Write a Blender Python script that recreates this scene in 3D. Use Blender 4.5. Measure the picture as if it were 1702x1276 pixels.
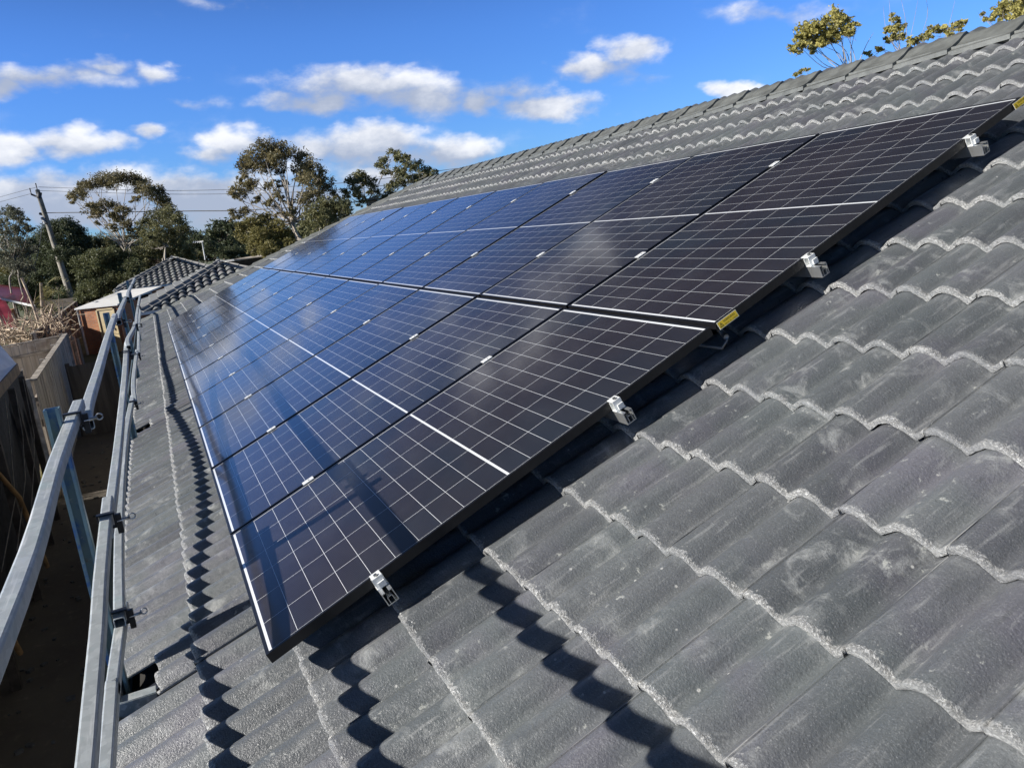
import bpy, math, random
import numpy as np
rng = np.random.default_rng(7)
random.seed(7)
SC = bpy.context.scene
COL = SC.collection
for o in list(bpy.data.objects):
    bpy.data.objects.remove(o)
sqrt, sin, cos, pi = math.sqrt, math.sin, math.cos, math.pi

# ------------------------------------------------------------------ camera
# World: X runs along the eave away from the camera, +Y is down the slope (street
# side of the rail), Z up.  Origin = lower near corner of the panel array.
CR = np.array([[-0.421067, -0.899806, -0.114246],
               [-0.150568, 0.19355, -0.969468],
               [0.894445, -0.391009, -0.21698]])      # rows: right, down, forward
CW = np.array([-2.331682, 0.093607, 1.240074])
FPX = 1293.6
cam_d = bpy.data.cameras.new('camera')
cam = bpy.data.objects.new('camera', cam_d)
COL.objects.link(cam)
from mathutils import Matrix, Vector
right, up, back = CR[0], -CR[1], -CR[2]
cam.matrix_world = Matrix(((right[0], up[0], back[0], CW[0]), (right[1], up[1], back[1], CW[1]),
                           (right[2], up[2], back[2], CW[2]), (0, 0, 0, 1)))
cam_d.sensor_width = 36
cam_d.lens = 36 * FPX / 1702
cam_d.clip_start = 0.05
cam_d.clip_end = 3000
SC.camera = cam


def at(px, py, depth):
    """point of the place seen at a spot of the photograph (1702 px wide), depth in metres"""
    d = CR.T @ np.array([(px - 851) / FPX, (py - 638) / FPX, 1.0])
    return CW + d * depth


def azel(px, py):
    d = CR.T @ np.array([(px - 851) / FPX, (py - 638) / FPX, 1.0])
    d = d / np.linalg.norm(d)
    return math.atan2(d[1], d[0]), math.asin(d[2])


# ------------------------------------------------------------------ world and sun
SUN_EL = math.radians(25.2)
SUN_AZX = 0.11                                    # a little beyond the perpendicular of the eave
sd = np.array([SUN_AZX, cos(SUN_EL), sin(SUN_EL)])
sd = sd / np.linalg.norm(sd)
world = bpy.data.worlds.new('World')
SC.world = world
world.use_nodes = True
SKY_STR = 0.055
CLOUDS = [  # px, py, half width, half height, strength, greyness  (photo pixels, turned into sky directions)
    (600, 140, 150, 32, 1.0, .35), (530, 172, 100, 26, .85, .7), (700, 165, 110, 34, .8, .6),
    (910, 178, 95, 30, 1.05, .2), (795, 172, 60, 30, .95, .25), (850, 150, 90, 30, .6, .8),
    (1050, 84, 62, 30, 1.0, .2), (985, 112, 78, 22, .95, .35), (1060, 130, 80, 24, .42, .7),
    (70, 130, 150, 24, .8, .5), (170, 108, 60, 20, .75, .4), (262, 124, 48, 22, .8, .4), (10, 140, 50, 24, .8, .5),
    (125, 238, 110, 25, 1.1, .15), (10, 245, 60, 30, 1.05, .15), (247, 219, 34, 15, .85, .3),
    (395, 238, 66, 26, 1.1, .2), (345, 255, 60, 18, .8, .3), (450, 232, 30, 14, .9, .2),
    (520, 285, 560, 95, .30, .35), (630, 235, 95, 34, 1.25, .25), (520, 240, 90, 26, .7, .5), (750, 250, 80, 28, 1.1, .2), (690, 262, 160, 22, .8, .4),
    (60, 328, 200, 46, 1.35, .3), (230, 310, 150, 34, 1.2, .25), (360, 322, 150, 44, 1.3, .4), (180, 356, 240, 34, 1.0, .5), (470, 352, 160, 40, 1.0, .5), (640, 300, 130, 30, .8, .5),
    (520, 330, 110, 34, .9, .5), (1225, 152, 55, 20, 1.0, .2), (1290, 20, 130, 22, .5, .5), (370, 6, 110, 16, .4, .4),
    (310, 175, 80, 14, .4, .6), (100, 290, 70, 12, .35, .6), (-70, -125, 120, 60, .62, .9), (330, -95, 140, 60, .48, .9), (760, -170, 170, 50, .36, .9), (130, -60, 120, 26, .45, .8), (-260, 250, 160, 40, 1.0, .3), (-350, 120, 140, 40, .8, .4),
]


def build_world():
    nt = world.node_tree
    nt.nodes.clear()
    N, L = nt.nodes, nt.links

    def mth(op, a, b=None, c=None, clamp=False):
        n = N.new('ShaderNodeMath'); n.operation = op; n.use_clamp = clamp
        for i, v in enumerate((a, b, c)):
            if v is None: continue
            if isinstance(v, (int, float)): n.inputs[i].default_value = v
            else: L.new(v, n.inputs[i])
        return n.outputs[0]

    def vm(op, a, b=None):
        n = N.new('ShaderNodeVectorMath'); n.operation = op
        for i, v in enumerate((a, b)):
            if v is None: continue
            if isinstance(v, (tuple, list)): n.inputs[i].default_value = v
            else: L.new(v, n.inputs[i])
        return n
    sky = N.new('ShaderNodeTexSky'); sky.sky_type = 'NISHITA'; sky.sun_disc = False
    sky.sun_elevation = SUN_EL; sky.sun_rotation = math.atan2(sd[0], sd[1])
    sky.air_density = 1.0; sky.dust_density = .3; sky.ozone_density = 2.2
    tc = N.new('ShaderNodeTexCoord')
    d = vm('NORMALIZE', tc.outputs['Generated']).outputs[0]
    sp = N.new('ShaderNodeSeparateXYZ'); L.new(d, sp.inputs[0])
    az = mth('ARCTAN2', sp.outputs[1], sp.outputs[0])
    el = mth('ARCSINE', sp.outputs[2])
    cb = N.new('ShaderNodeCombineXYZ'); L.new(az, cb.inputs[0]); L.new(el, cb.inputs[1]); cb.inputs[2].default_value = 1
    ae = cb.outputs[0]
    st = vm('MULTIPLY', ae, (1, 1.7, 0)).outputs[0]
    nz = N.new('ShaderNodeTexNoise'); L.new(st, nz.inputs['Vector'])
    nz.inputs['Scale'].default_value = 12; nz.inputs['Detail'].default_value = 9; nz.inputs['Roughness'].default_value = .57
    wz = N.new('ShaderNodeTexNoise'); L.new(st, wz.inputs['Vector'])
    wz.inputs['Scale'].default_value = 22; wz.inputs['Detail'].default_value = 4
    w1 = vm('SUBTRACT', wz.outputs['Color'], (.5, .5, .5)).outputs[0]
    w2 = vm('MULTIPLY', w1, (.07, .03, 0)).outputs[0]
    p = vm('ADD', ae, w2).outputs[0]
    dens = None; shs = None
    for (px, py, hw, hh, s, g) in CLOUDS:
        hw, hh = hw * 1.35, hh * 1.35; s = min(1.4, s * 1.08); a0 = np.array(azel(px, py)); ax = np.array(azel(px + hw, py)) - a0; ay = np.array(azel(px, py + hh)) - a0
        Mi = np.linalg.inv(np.array([ax, ay]).T)
        r = [(float(Mi[i, 0]), float(Mi[i, 1]), float(-Mi[i] @ a0)) for i in (0, 1)]
        q1 = vm('DOT_PRODUCT', p, r[0]).outputs['Value']; q2 = vm('DOT_PRODUCT', p, r[1]).outputs['Value']
        # flatter below than above
        ql = mth('SQRT', mth('ADD', mth('POWER', mth('ABSOLUTE', q1), 2.0), mth('POWER', mth('ABSOLUTE', q2), 2.0)))
        m = mth('MULTIPLY', mth('SUBTRACT', 1.0, ql, clamp=True), s)
        sh = mth('MULTIPLY', m, mth('ADD', mth('MULTIPLY', q2, .55), g))
        dens = m if dens is None else mth('SMOOTH_MAX', dens, m, .12)
        shs = sh if shs is None else mth('ADD', shs, sh)
    # general broken cloud high up and behind the camera (seen in the glass of the panels)
    z = mth('ADD', mth('MAXIMUM', sp.outputs[2], 0.0), .12)
    pl = N.new('ShaderNodeCombineXYZ')
    L.new(mth('DIVIDE', sp.outputs[0], z), pl.inputs[0]); L.new(mth('DIVIDE', sp.outputs[1], z), pl.inputs[1])
    gz = N.new('ShaderNodeTexNoise'); L.new(pl.outputs[0], gz.inputs['Vector'])
    gz.inputs['Scale'].default_value = .8; gz.inputs['Detail'].default_value = 7
    hi = N.new('ShaderNodeMapRange'); hi.interpolation_type = 'SMOOTHSTEP'
    L.new(el, hi.inputs[0]); hi.inputs[1].default_value = .30; hi.inputs[2].default_value = .42
    gen = mth('MULTIPLY', mth('MULTIPLY', mth('SUBTRACT', gz.outputs[0], .56, clamp=True), 2.8), hi.outputs[0])
    nn = mth('MULTIPLY', mth('SUBTRACT', nz.outputs[0], .5), 1.7)
    tot = mth('ADD', mth('MAXIMUM', dens, gen), mth('MULTIPLY', nn, mth('MINIMUM', mth('MULTIPLY', mth('MAXIMUM', dens, gen), 4.0), 1.0)))
    mr = N.new('ShaderNodeMapRange'); mr.interpolation_type = 'SMOOTHSTEP'
    L.new(tot, mr.inputs[0]); mr.inputs[1].default_value = .12; mr.inputs[2].default_value = .80; mr.inputs[4].default_value = .94
    shade = mth('DIVIDE', shs, mth('ADD', mth('MAXIMUM', dens, .05), .12))
    shn = mth('ADD', mth('MULTIPLY', shade, .9), mth('MULTIPLY', mth('SUBTRACT', .52, nz.outputs[0]), 2.2))
    sr = N.new('ShaderNodeMapRange'); sr.interpolation_type = 'SMOOTHSTEP'
    L.new(shn, sr.inputs[0]); sr.inputs[1].default_value = -.2; sr.inputs[2].default_value = .8
    cm = N.new('ShaderNodeMix'); cm.data_type = 'RGBA'
    L.new(sr.outputs[0], cm.inputs[0]); cm.inputs[6].default_value = (11.8, 11.9, 12.2, 1); cm.inputs[7].default_value = (4.9, 5.6, 7.2, 1)
    hs = N.new('ShaderNodeMix'); hs.data_type = 'RGBA'; hs.blend_type = 'MULTIPLY'; hs.inputs[0].default_value = 1
    L.new(sky.outputs[0], hs.inputs[6])
    tm = N.new('ShaderNodeMix'); tm.data_type = 'RGBA'; te = N.new('ShaderNodeMapRange'); te.interpolation_type = 'SMOOTHSTEP'
    L.new(el, te.inputs[0]); te.inputs[1].default_value = .20; te.inputs[2].default_value = .46
    L.new(te.outputs[0], tm.inputs[0]); tm.inputs[6].default_value = SKY_TINT; tm.inputs[7].default_value = (.25, .235, .25, 1)
    L.new(tm.outputs[2], hs.inputs[7])
    mx = N.new('ShaderNodeMix'); mx.data_type = 'RGBA'
    L.new(mr.outputs[0], mx.inputs[0]); L.new(hs.outputs[2], mx.inputs[6]); L.new(cm.outputs[2], mx.inputs[7])
    bg = N.new('ShaderNodeBackground'); L.new(mx.outputs[2], bg.inputs[0]); bg.inputs[1].default_value = SKY_STR
    out = N.new('ShaderNodeOutputWorld'); L.new(bg.outputs[0], out.inputs[0])


SKY_TINT = (0.56, 1.03, 2.0, 1)
build_world()
sl = bpy.data.lights.new('sun', 'SUN')
sl.energy = 5.0; sl.angle = math.radians(0.53); sl.color = (1.0, .955, .89)
so = bpy.data.objects.new('sun', sl); COL.objects.link(so)
so.rotation_euler = Vector(sd).to_track_quat('Z', 'Y').to_euler()
so.location = (0, 20, 20)
SC.view_settings.view_transform = 'Standard'
SC.view_settings.look = 'None'
SC.view_settings.exposure = 0.68
SC.view_settings.gamma = 1.0


# ------------------------------------------------------------------ materials
class Mat:
    def __init__(s, name):
        s.m = bpy.data.materials.new(name); s.m.use_nodes = True
        s.nt = s.m.node_tree; s.N = s.nt.nodes; s.L = s.nt.links
        s.b = s.N['Principled BSDF']

    def set(s, **k):
        for a, v in k.items():
            i = s.b.inputs[a.replace('_', ' ')]
            if isinstance(v, (int, float, tuple)): i.default_value = (*v, 1) if isinstance(v, tuple) and len(v) == 3 and i.type == 'RGBA' else v
            else: s.L.new(v, i)
        return s

    def _in(s, sock, v):
        if v is None: return
        if isinstance(v, (int, float)): sock.default_value = v
        elif isinstance(v, tuple): sock.default_value = (*v, 1) if (sock.type == 'RGBA' and len(v) == 3) else v
        else: s.L.new(v, sock)

    def math(s, op, a, b=None, c=None, clamp=False):
        n = s.N.new('ShaderNodeMath'); n.operation = op; n.use_clamp = clamp
        for i, v in enumerate((a, b, c)): s._in(n.inputs[i], v)
        return n.outputs[0]

    def noise(s, scale, detail=4, rough=.55, vec=None, col=False, dist=0):
        n = s.N.new('ShaderNodeTexNoise'); s._in(n.inputs['Scale'], scale); n.inputs['Detail'].default_value = detail
        n.inputs['Roughness'].default_value = rough; n.inputs['Distortion'].default_value = dist
        if vec is not None: s.L.new(vec, n.inputs['Vector'])
        return n.outputs[1 if col else 0]

    def vor(s, scale, vec=None, feat='F1', out=0, rand=1.0):
        n = s.N.new('ShaderNodeTexVoronoi'); n.feature = feat; n.inputs['Scale'].default_value = scale; n.inputs['Randomness'].default_value = rand
        if vec is not None: s.L.new(vec, n.inputs['Vector'])
        return n.outputs[out]

    def coord(s, which='Object'):
        n = s.N.new('ShaderNodeTexCoord'); return n.outputs[which]

    def scale(s, vec, sc):
        n = s.N.new('ShaderNodeMapping'); s.L.new(vec, n.inputs[0]); n.inputs['Scale'].default_value = sc; return n.outputs[0]

    def sep(s, vec):
        n = s.N.new('ShaderNodeSeparateXYZ'); s.L.new(vec, n.inputs[0]); return n.outputs

    def attr(s, name, out='Fac'):
        n = s.N.new('ShaderNodeAttribute'); n.attribute_name = name; return n.outputs[out]

    def rng(s, v, a, b, c=0., d=1., smooth=True):
        n = s.N.new('ShaderNodeMapRange'); n.interpolation_type = 'SMOOTHSTEP' if smooth else 'LINEAR'
        s._in(n.inputs[0], v); s._in(n.inputs[1], a); s._in(n.inputs[2], b); s._in(n.inputs[3], c); s._in(n.inputs[4], d)
        return n.outputs[0]

    def mix(s, f, a, b, mode='MIX'):
        n = s.N.new('ShaderNodeMix'); n.data_type = 'RGBA'; n.blend_type = mode
        s._in(n.inputs[0], f); s._in(n.inputs[6], a); s._in(n.inputs[7], b)
        return n.outputs[2]

    def bump(s, h, strength=.3, dist=.01, nrm=None):
        n = s.N.new('ShaderNodeBump'); s.L.new(h, n.inputs['Height']); s._in(n.inputs['Strength'], strength); n.inputs['Distance'].default_value = dist
        if nrm is not None: s.L.new(nrm, n.inputs['Normal'])
        s.L.new(n.outputs[0], s.b.inputs['Normal']); return n.outputs[0]

    def objrand(s):
        n = s.N.new('ShaderNodeObjectInfo'); return n.outputs['Random']


MM = {}


def simple(name, col, rough=.6, metal=0., var=.25, sc=6., bump=0., bsc=60., spec=.5):
    m = Mat(name)
    n = m.noise(sc, 6, .6, m.coord())
    c = m.mix(m.rng(n, .3, .7), tuple(x * (1 - var) for x in col), tuple(min(1, x * (1 + var)) for x in col))
    m.set(Base_Color=c, Roughness=rough, Metallic=metal)
    m.b.inputs['Specular IOR Level'].default_value = spec
    if bump: m.bump(m.noise(bsc, 4, .6, m.coord()), bump, .004)
    MM[name] = m.m
    return m


def tile_mat(name, base, light=1.0, lipmul=1.0):
    m = Mat(name)
    uv = m.coord('UV'); o = m.coord()
    U, V, _ = m.sep(uv)
    tint = m.attr('tint')
    big = m.noise(1.1, 4, .6, o); hue = m.noise(2.3, 3, .5, o)
    c1 = m.mix(m.rng(hue, .35, .65), tuple(x for x in base), (base[0] * .96, base[1] * 1.01, base[2] * .99))
    c2 = m.mix(m.rng(m.noise(3.1, 3, .5, o), .45, .75), c1, (base[0] * 1.05, base[1] * .99, base[2] * 1.09))
    c3 = m.mix(m.rng(tint, 0, 1, 0, 1, False), c2, m.mix(1.0, c2, (.66, .66, .68), 'MULTIPLY'))
    # pale scuffs and lime bloom
    sm = m.noise(9, 7, .68, m.scale(o, (1, 1, 1)), dist=.6)
    scuff = m.math('MULTIPLY', m.rng(sm, .50, .70), m.rng(m.noise(2.6, 4, .6, o), .40, .62))
    c4 = m.mix(m.math('MULTIPLY', scuff, .70), c3, (.38, .39, .38))
    # granules
    g = m.noise(260, 2, .7, o)
    c5 = m.mix(m.rng(g, .56, .72, 0, .5), c4, (.30, .30, .305))
    c5 = m.mix(m.rng(g, .44, .28, 0, .6), c5, tuple(x * .5 for x in base))
    # streaks down the tile, dirt in the valleys
    cu = m.N.new('ShaderNodeCombineXYZ'); m._in(cu.inputs[0], m.math('MULTIPLY', m.math('ADD', U, m.math('MULTIPLY', tint, 31.0)), 55.0)); m._in(cu.inputs[1], m.math('MULTIPLY', V, 5.0)); m._in(cu.inputs[2], m.math('MULTIPLY', tint, 90.0))
    stn = m.noise(1.0, 4, .6, cu.outputs[0])
    c5 = m.mix(m.rng(stn, .56, .74, 0, .42), c5, (.33, .335, .33))
    c5 = m.mix(m.rng(stn, .44, .28, 0, .45), c5, tuple(x * .55 for x in base))
    lich = m.math('MULTIPLY', m.rng(m.noise(34, 5, .7, o), .60, .66), m.rng(m.noise(4.5, 3, .6, o), .52, .62))
    c5 = m.mix(m.math('MULTIPLY', lich, .7), c5, (.42, .43, .40))
    # paint spots
    sp = m.vor(16, o); rnd = m.vor(16, o, out=1)
    ssel = m.math('GREATER_THAN', m.sep(rnd)[0], .60)
    spot = m.math('MULTIPLY', m.rng(sp, .085, .045), ssel)
    c6 = m.mix(m.math('MULTIPLY', spot, .75), c5, (.5, .5, .48))
    # worn crusty front edge: V is metres from the front edge
    wob = m.math('MULTIPLY', m.math('SUBTRACT', m.noise(55, 5, .65, o), .5), .045)
    wob2 = m.math('MULTIPLY', m.math('SUBTRACT', m.noise(7, 3, .6, o), .5), .03)
    dlip = m.math('ADD', m.math('ADD', V, wob), wob2)
    lvar = m.rng(m.noise(3.7, 4, .6, o), .35, .65, .25, 1.0)
    lip = m.math('MULTIPLY', m.rng(dlip, .019, .009), lvar)
    crust = m.rng(m.noise(140, 5, .75, o), .38, .62)
    lipc = m.mix(crust, (.17 * lipmul, .17 * lipmul, .165 * lipmul), (.58 * lipmul, .58 * lipmul, .56 * lipmul))
    c7 = m.mix(m.math('MULTIPLY', lip, .85), c6, lipc)
    # crumbs just above the edge
    cr = m.math('MULTIPLY', m.rng(m.noise(95, 4, .7, o), .60, .68), m.rng(dlip, .055, .012))
    c8 = m.mix(m.math('MULTIPLY', cr, .8), c7, (.45, .45, .43))
    # dirty side lap
    lap = m.rng(m.math('ABSOLUTE', m.math('SUBTRACT', U, .006)), .0045, .0015)
    c9 = m.mix(m.math('MULTIPLY', m.math('MULTIPLY', lap, m.rng(m.noise(5, 4, .6, o), .45, .6)), .7), c8, (.40, .40, .385))
    m.set(Base_Color=c9, Roughness=m.rng(m.noise(30, 4, .6, o), .3, .7, .27, .42))
    m.b.inputs['Specular IOR Level'].default_value = .75
    h1 = m.noise(150, 4, .7, o); h2 = m.noise(38, 4, .6, m.scale(o, (1, 1, 1)))
    hh = m.math('ADD', m.math('MULTIPLY', h1, .55), m.math('MULTIPLY', h2, .35))
    hh = m.math('ADD', hh, m.math('MULTIPLY', m.math('MULTIPLY', lip, crust), 1.2))
    m.bump(hh, .62, .0065)
    MM[name] = m.m
    return m


tile_mat('roof_tile', (.134, .142, .148))
tile_mat('neighbour_tile', (.27, .272, .262), lipmul=.8)
simple('ridge_cap', (.112, .117, .110), .5, var=.25, sc=9, bump=.5, bsc=120)
simple('mortar', (.12, .12, .115), .8, var=.3, sc=20, bump=.5)
simple('deck_dark', (.02, .018, .016), .9)
simple('anodised', (.62, .63, .62), .35, .85, var=.08, sc=30)
simple('bright_alu', (.80, .81, .79), .42, .35, var=.08, sc=60)
simple('bolt_steel', (.35, .35, .34), .3, .9)
simple('black_steel', (.02, .02, .022), .45, .3, bump=.2)
simple('black_frame', (.012, .012, .014), .32, .2, var=.2, sc=20)
simple('gutter_paint', (.10, .125, .12), .4, var=.12)
simple('cream_paint', (.52, .42, .24), .6, var=.1)
simple('white_paint', (.62, .62, .60), .6, var=.1)
simple('white_sheet', (.80, .79, .84), .5, var=.12, sc=2)
simple('timber_grey', (.30, .265, .22), .8, var=.4, sc=5, bump=.4, bsc=30)
simple('timber_dark', (.095, .08, .066), .85, var=.45, sc=4, bump=.4, bsc=30)
simple('timber_new', (.45, .27, .12), .7, var=.3, sc=5)
simple('shade_cloth', (.035, .038, .045), .8, var=.3, sc=14, bump=.5, bsc=90)
simple('teal_paint', (.012, .05, .06), .6)
simple('dead_wood', (.40, .31, .22), .8, var=.4, sc=3)
simple('pole_wood', (.26, .24, .20), .85, var=.3, sc=3, bump=.4, bsc=20)
simple('wire_dark', (.05, .05, .055), .6)
simple('bark_pale', (.34, .30, .25), .8, var=.4, sc=2, bump=.3, bsc=12)
simple('bark_dark', (.12, .09, .07), .85, var=.4, sc=2)
simple('white_roof', (.72, .71, .68), .6, var=.08, sc=1)
simple('house_render', (.30, .29, .27), .85, var=.15, sc=3)
simple('brown_board', (.20, .14, .09), .7, var=.3)
simple('plastic_grey', (.22, .23, .24), .4)


def galv():
    m = Mat('galvanised')
    o = m.coord()
    v = m.vor(45, o, out=1); n = m.noise(9, 5, .6, o); st = m.noise(14, 4, .6, m.scale(o, (.15, 3, 3)))
    c = m.mix(m.rng(m.sep(v)[0], 0, 1, .0, 1, False), (.40, .43, .43), (.52, .55, .55))
    c = m.mix(m.math('MULTIPLY', m.rng(n, .5, .72), .6), c, (.33, .42, .44))
    c = m.mix(m.math('MULTIPLY', m.rng(st, .54, .68), .7), c, (.78, .79, .78))
    c = m.mix(m.math('MULTIPLY', m.rng(m.noise(60, 4, .7, o), .64, .72), .35), c, (.16, .15, .13))
    m.set(Base_Color=c, Metallic=.35, Roughness=m.rng(n, .3, .7, .38, .55))
    m.bump(m.noise(80, 3, .6, o), .12, .003)
    MM['galvanised'] = m.m
    m = Mat('blue_post')
    o = m.coord(); n = m.noise(5, 6, .65, o, dist=.4)
    c = m.mix(m.rng(n, .36, .50), (.045, .14, .36), (.19, .29, .31))
    c = m.mix(m.math('MULTIPLY', m.rng(m.noise(11, 5, .7, o), .60, .70), .8), c, (.24, .19, .12))
    c = m.mix(m.math('MULTIPLY', m.rng(m.noise(40, 5, .7, o), .60, .68), .6), c, (.42, .45, .45))
    m.set(Base_Color=c, Roughness=.5, Metallic=.2)
    MM['blue_post'] = m.m


galv()
# panel module: 1.134 x 1.903 m, 6 x (10 + 10) half cells
PW, PL, PGAP = 1.134, 1.903, .020
FRW = .0115


def cell_mat():
    m = Mat('solar_glass')
    uv = m.coord('UV'); X, Y, _ = m.sep(uv)          # metres on the sheet
    sw, sl_ = PW - 2 * FRW, PL - 2 * FRW
    mx_, my_, mid = .0035, .010, .0085
    cw = (sw - 2 * mx_) / 6
    cl = (sl_ - 2 * my_ - mid) / 20
    LW = .0017
    Yc = m.math('SUBTRACT', Y, sl_ / 2)
    Ya = m.math('SUBTRACT', m.math('ABSOLUTE', Yc), mid / 2)          # from centre bar outward
    Xm = m.math('SUBTRACT', X, mx_)

    def grid(v, pitch, w):
        f = m.math('FRACT', m.math('ADD', m.math('DIVIDE', v, pitch), 100.5))
        return m.math('LESS_THAN', m.math('MULTIPLY', m.math('ABSOLUTE', m.math('SUBTRACT', f, .5)), pitch), w / 2)
    gx = grid(Xm, cw, LW)
    gy = grid(Ya, cl, LW * .85)
    bar = m.math('LESS_THAN', Ya, 0.0)
    ex = m.math('GREATER_THAN', m.math('ABSOLUTE', m.math('SUBTRACT', X, sw / 2)), sw / 2 - mx_)
    ey = m.math('GREATER_THAN', m.math('ABSOLUTE', Yc), sl_ / 2 - my_)
    line = m.math('MAXIMUM', m.math('MAXIMUM', gx, gy), m.math('MAXIMUM', bar, m.math('MAXIMUM', ex, ey)))
    # fine fingers/busbars
    bus = grid(Xm, cw / 16, .0013)
    ix = m.math('FLOOR', m.math('DIVIDE', Xm, cw)); iy = m.math('FLOOR', m.math('DIVIDE', Yc, cl))
    cv = m.N.new('ShaderNodeCombineXYZ'); m._in(cv.inputs[0], ix); m._in(cv.inputs[1], iy); m._in(cv.inputs[2], m.math('MULTIPLY', m.objrand(), 37.0))
    wn = m.N.new('ShaderNodeTexWhiteNoise'); m.L.new(cv.outputs[0], wn.inputs['Vector'])
    o = m.coord('Object')
    big = m.noise(1.1, 2, .5, o, dist=.5)
    c = m.mix(m.rng(big, .38, .62), (.0165, .0130, .0165), (.0095, .0135, .021))
    c = m.mix(m.rng(wn.outputs[0], 0, 1, 0, .35, False), c, (.021, .016, .017))
    c = m.mix(m.math('MULTIPLY', bus, .28), c, (.13, .13, .145))
    dn_ = m.noise(2.2, 6, .65, o, dist=.8)
    c = m.mix(m.rng(dn_, .35, .75, .0, .035), c, (.34, .34, .36))
    col = m.mix(line, c, (.66, .68, .70))
    m.set(Base_Color=col, Roughness=.42)
    m.b.inputs['Specular IOR Level'].default_value = .25
    m.b.inputs['Coat Weight'].default_value = 1.0
    m.b.inputs['Coat Roughness'].default_value = .085
    m.b.inputs['Coat IOR'].default_value = 1.46
    dust = m.noise(40, 6, .7, o)
    m.L.new(m.rng(dust, .3, .8, .06, .13), m.b.inputs['Coat Roughness'])
    MM['solar_glass'] = m.m


cell_mat()


def brick_mat():
    m = Mat('brick'); o = m.coord()
    n = m.N.new('ShaderNodeTexBrick'); m.L.new(m.coord('UV'), n.inputs['Vector'])
    n.inputs['Color1'].default_value = (.52, .20, .08, 1); n.inputs['Color2'].default_value = (.38, .14, .06, 1)
    n.inputs['Mortar'].default_value = (.30, .24, .18, 1); n.inputs['Scale'].default_value = 1
    n.inputs['Brick Width'].default_value = .23; n.inputs['Row Height'].default_value = .086; n.inputs['Mortar Size'].default_value = .01
    c = m.mix(m.rng(m.noise(3, 4, .6, o), .3, .7, 0, .35), n.outputs[0], (.15, .07, .04))
    m.set(Base_Color=c, Roughness=.85)
    MM['brick'] = m.m
    m = Mat('red_metal'); o = m.coord()
    u = m.sep(m.coord('UV'))[0]
    f = m.math('FRACT', m.math('DIVIDE', u, .76))
    c = m.mix(m.rng(m.noise(.7, 4, .6, o), .3, .7), (.16, .016, .026), (.27, .035, .05))
    c = m.mix(m.math('MULTIPLY', m.rng(f, .30, .05), .5), c, (.05, .01, .015))
    m.set(Base_Color=c, Roughness=.45); MM['red_metal'] = m.m
    m = Mat('corrugated_board'); o = m.coord()
    n1 = m.noise(.9, 4, .6, m.scale(o, (6, 6, .5)))
    c = m.mix(m.rng(n1, .3, .7), (.34, .30, .25), (.56, .50, .42))
    c = m.mix(m.math('MULTIPLY', m.rng(m.noise(2, 4, .6, o), .55, .7), .5), c, (.11, .065, .045))
    m.set(Base_Color=c, Roughness=.9); MM['paling'] = m.m
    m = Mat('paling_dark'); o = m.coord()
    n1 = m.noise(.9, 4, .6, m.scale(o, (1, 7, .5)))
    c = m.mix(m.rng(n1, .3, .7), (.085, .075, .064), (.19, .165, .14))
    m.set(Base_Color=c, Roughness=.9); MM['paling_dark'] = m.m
    m = Mat('ground_soil'); o = m.coord()
    n1 = m.noise(.5, 6, .6, o); n2 = m.noise(7, 6, .7, o)
    c = m.mix(m.rng(n1, .35, .65), (.12, .10, .078), (.17, .145, .11))
    c = m.mix(m.rng(n2, .55, .72, 0, .7), c, (.25, .21, .16))
    far = m.rng(m.math('ADD', m.sep(o)[0], m.math('MULTIPLY', m.noise(.2, 4, .6, o), 8)), 26, 34)
    c = m.mix(m.math('MULTIPLY', far, .85), c, m.mix(m.rng(n1, .3, .7), (.06, .08, .03), (.11, .12, .05)))
    m.set(Base_Color=c, Roughness=.95); m.bump(n2, .5, .03); MM['ground_soil'] = m.m


brick_mat()


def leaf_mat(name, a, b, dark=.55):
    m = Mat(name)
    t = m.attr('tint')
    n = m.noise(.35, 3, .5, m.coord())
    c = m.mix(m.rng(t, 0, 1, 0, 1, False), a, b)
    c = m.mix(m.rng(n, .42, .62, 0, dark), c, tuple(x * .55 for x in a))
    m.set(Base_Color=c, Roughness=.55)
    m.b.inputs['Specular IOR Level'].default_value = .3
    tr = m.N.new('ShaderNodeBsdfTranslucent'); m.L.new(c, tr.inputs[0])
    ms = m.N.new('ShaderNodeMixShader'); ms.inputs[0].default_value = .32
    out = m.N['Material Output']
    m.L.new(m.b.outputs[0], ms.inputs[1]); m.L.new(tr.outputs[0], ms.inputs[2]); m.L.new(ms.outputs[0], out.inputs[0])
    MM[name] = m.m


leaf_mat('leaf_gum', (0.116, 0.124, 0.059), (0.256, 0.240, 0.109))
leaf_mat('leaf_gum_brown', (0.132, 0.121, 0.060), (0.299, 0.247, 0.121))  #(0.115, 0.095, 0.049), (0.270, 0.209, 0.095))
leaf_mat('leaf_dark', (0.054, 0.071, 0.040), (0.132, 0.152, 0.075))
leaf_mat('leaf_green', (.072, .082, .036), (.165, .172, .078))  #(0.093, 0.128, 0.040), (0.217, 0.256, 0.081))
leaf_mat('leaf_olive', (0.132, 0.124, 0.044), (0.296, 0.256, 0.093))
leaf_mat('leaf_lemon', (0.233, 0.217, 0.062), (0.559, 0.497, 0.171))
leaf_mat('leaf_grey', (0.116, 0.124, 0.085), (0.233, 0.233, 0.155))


# ------------------------------------------------------------------ mesh helpers
def setprops(o, label=None, cat=None, group=None, kind=None):
    if label: o['label'] = label
    if cat: o['category'] = cat
    if group: o['group'] = group
    if kind: o['kind'] = kind
    return o


def thing(name, label, cat, loc=(0, 0, 0), group=None):
    o = bpy.data.objects.new(name, None)
    o.empty_display_size = .2
    COL.objects.link(o); o.location = tuple(float(x) for x in loc)
    return setprops(o, label, cat, group)


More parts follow.
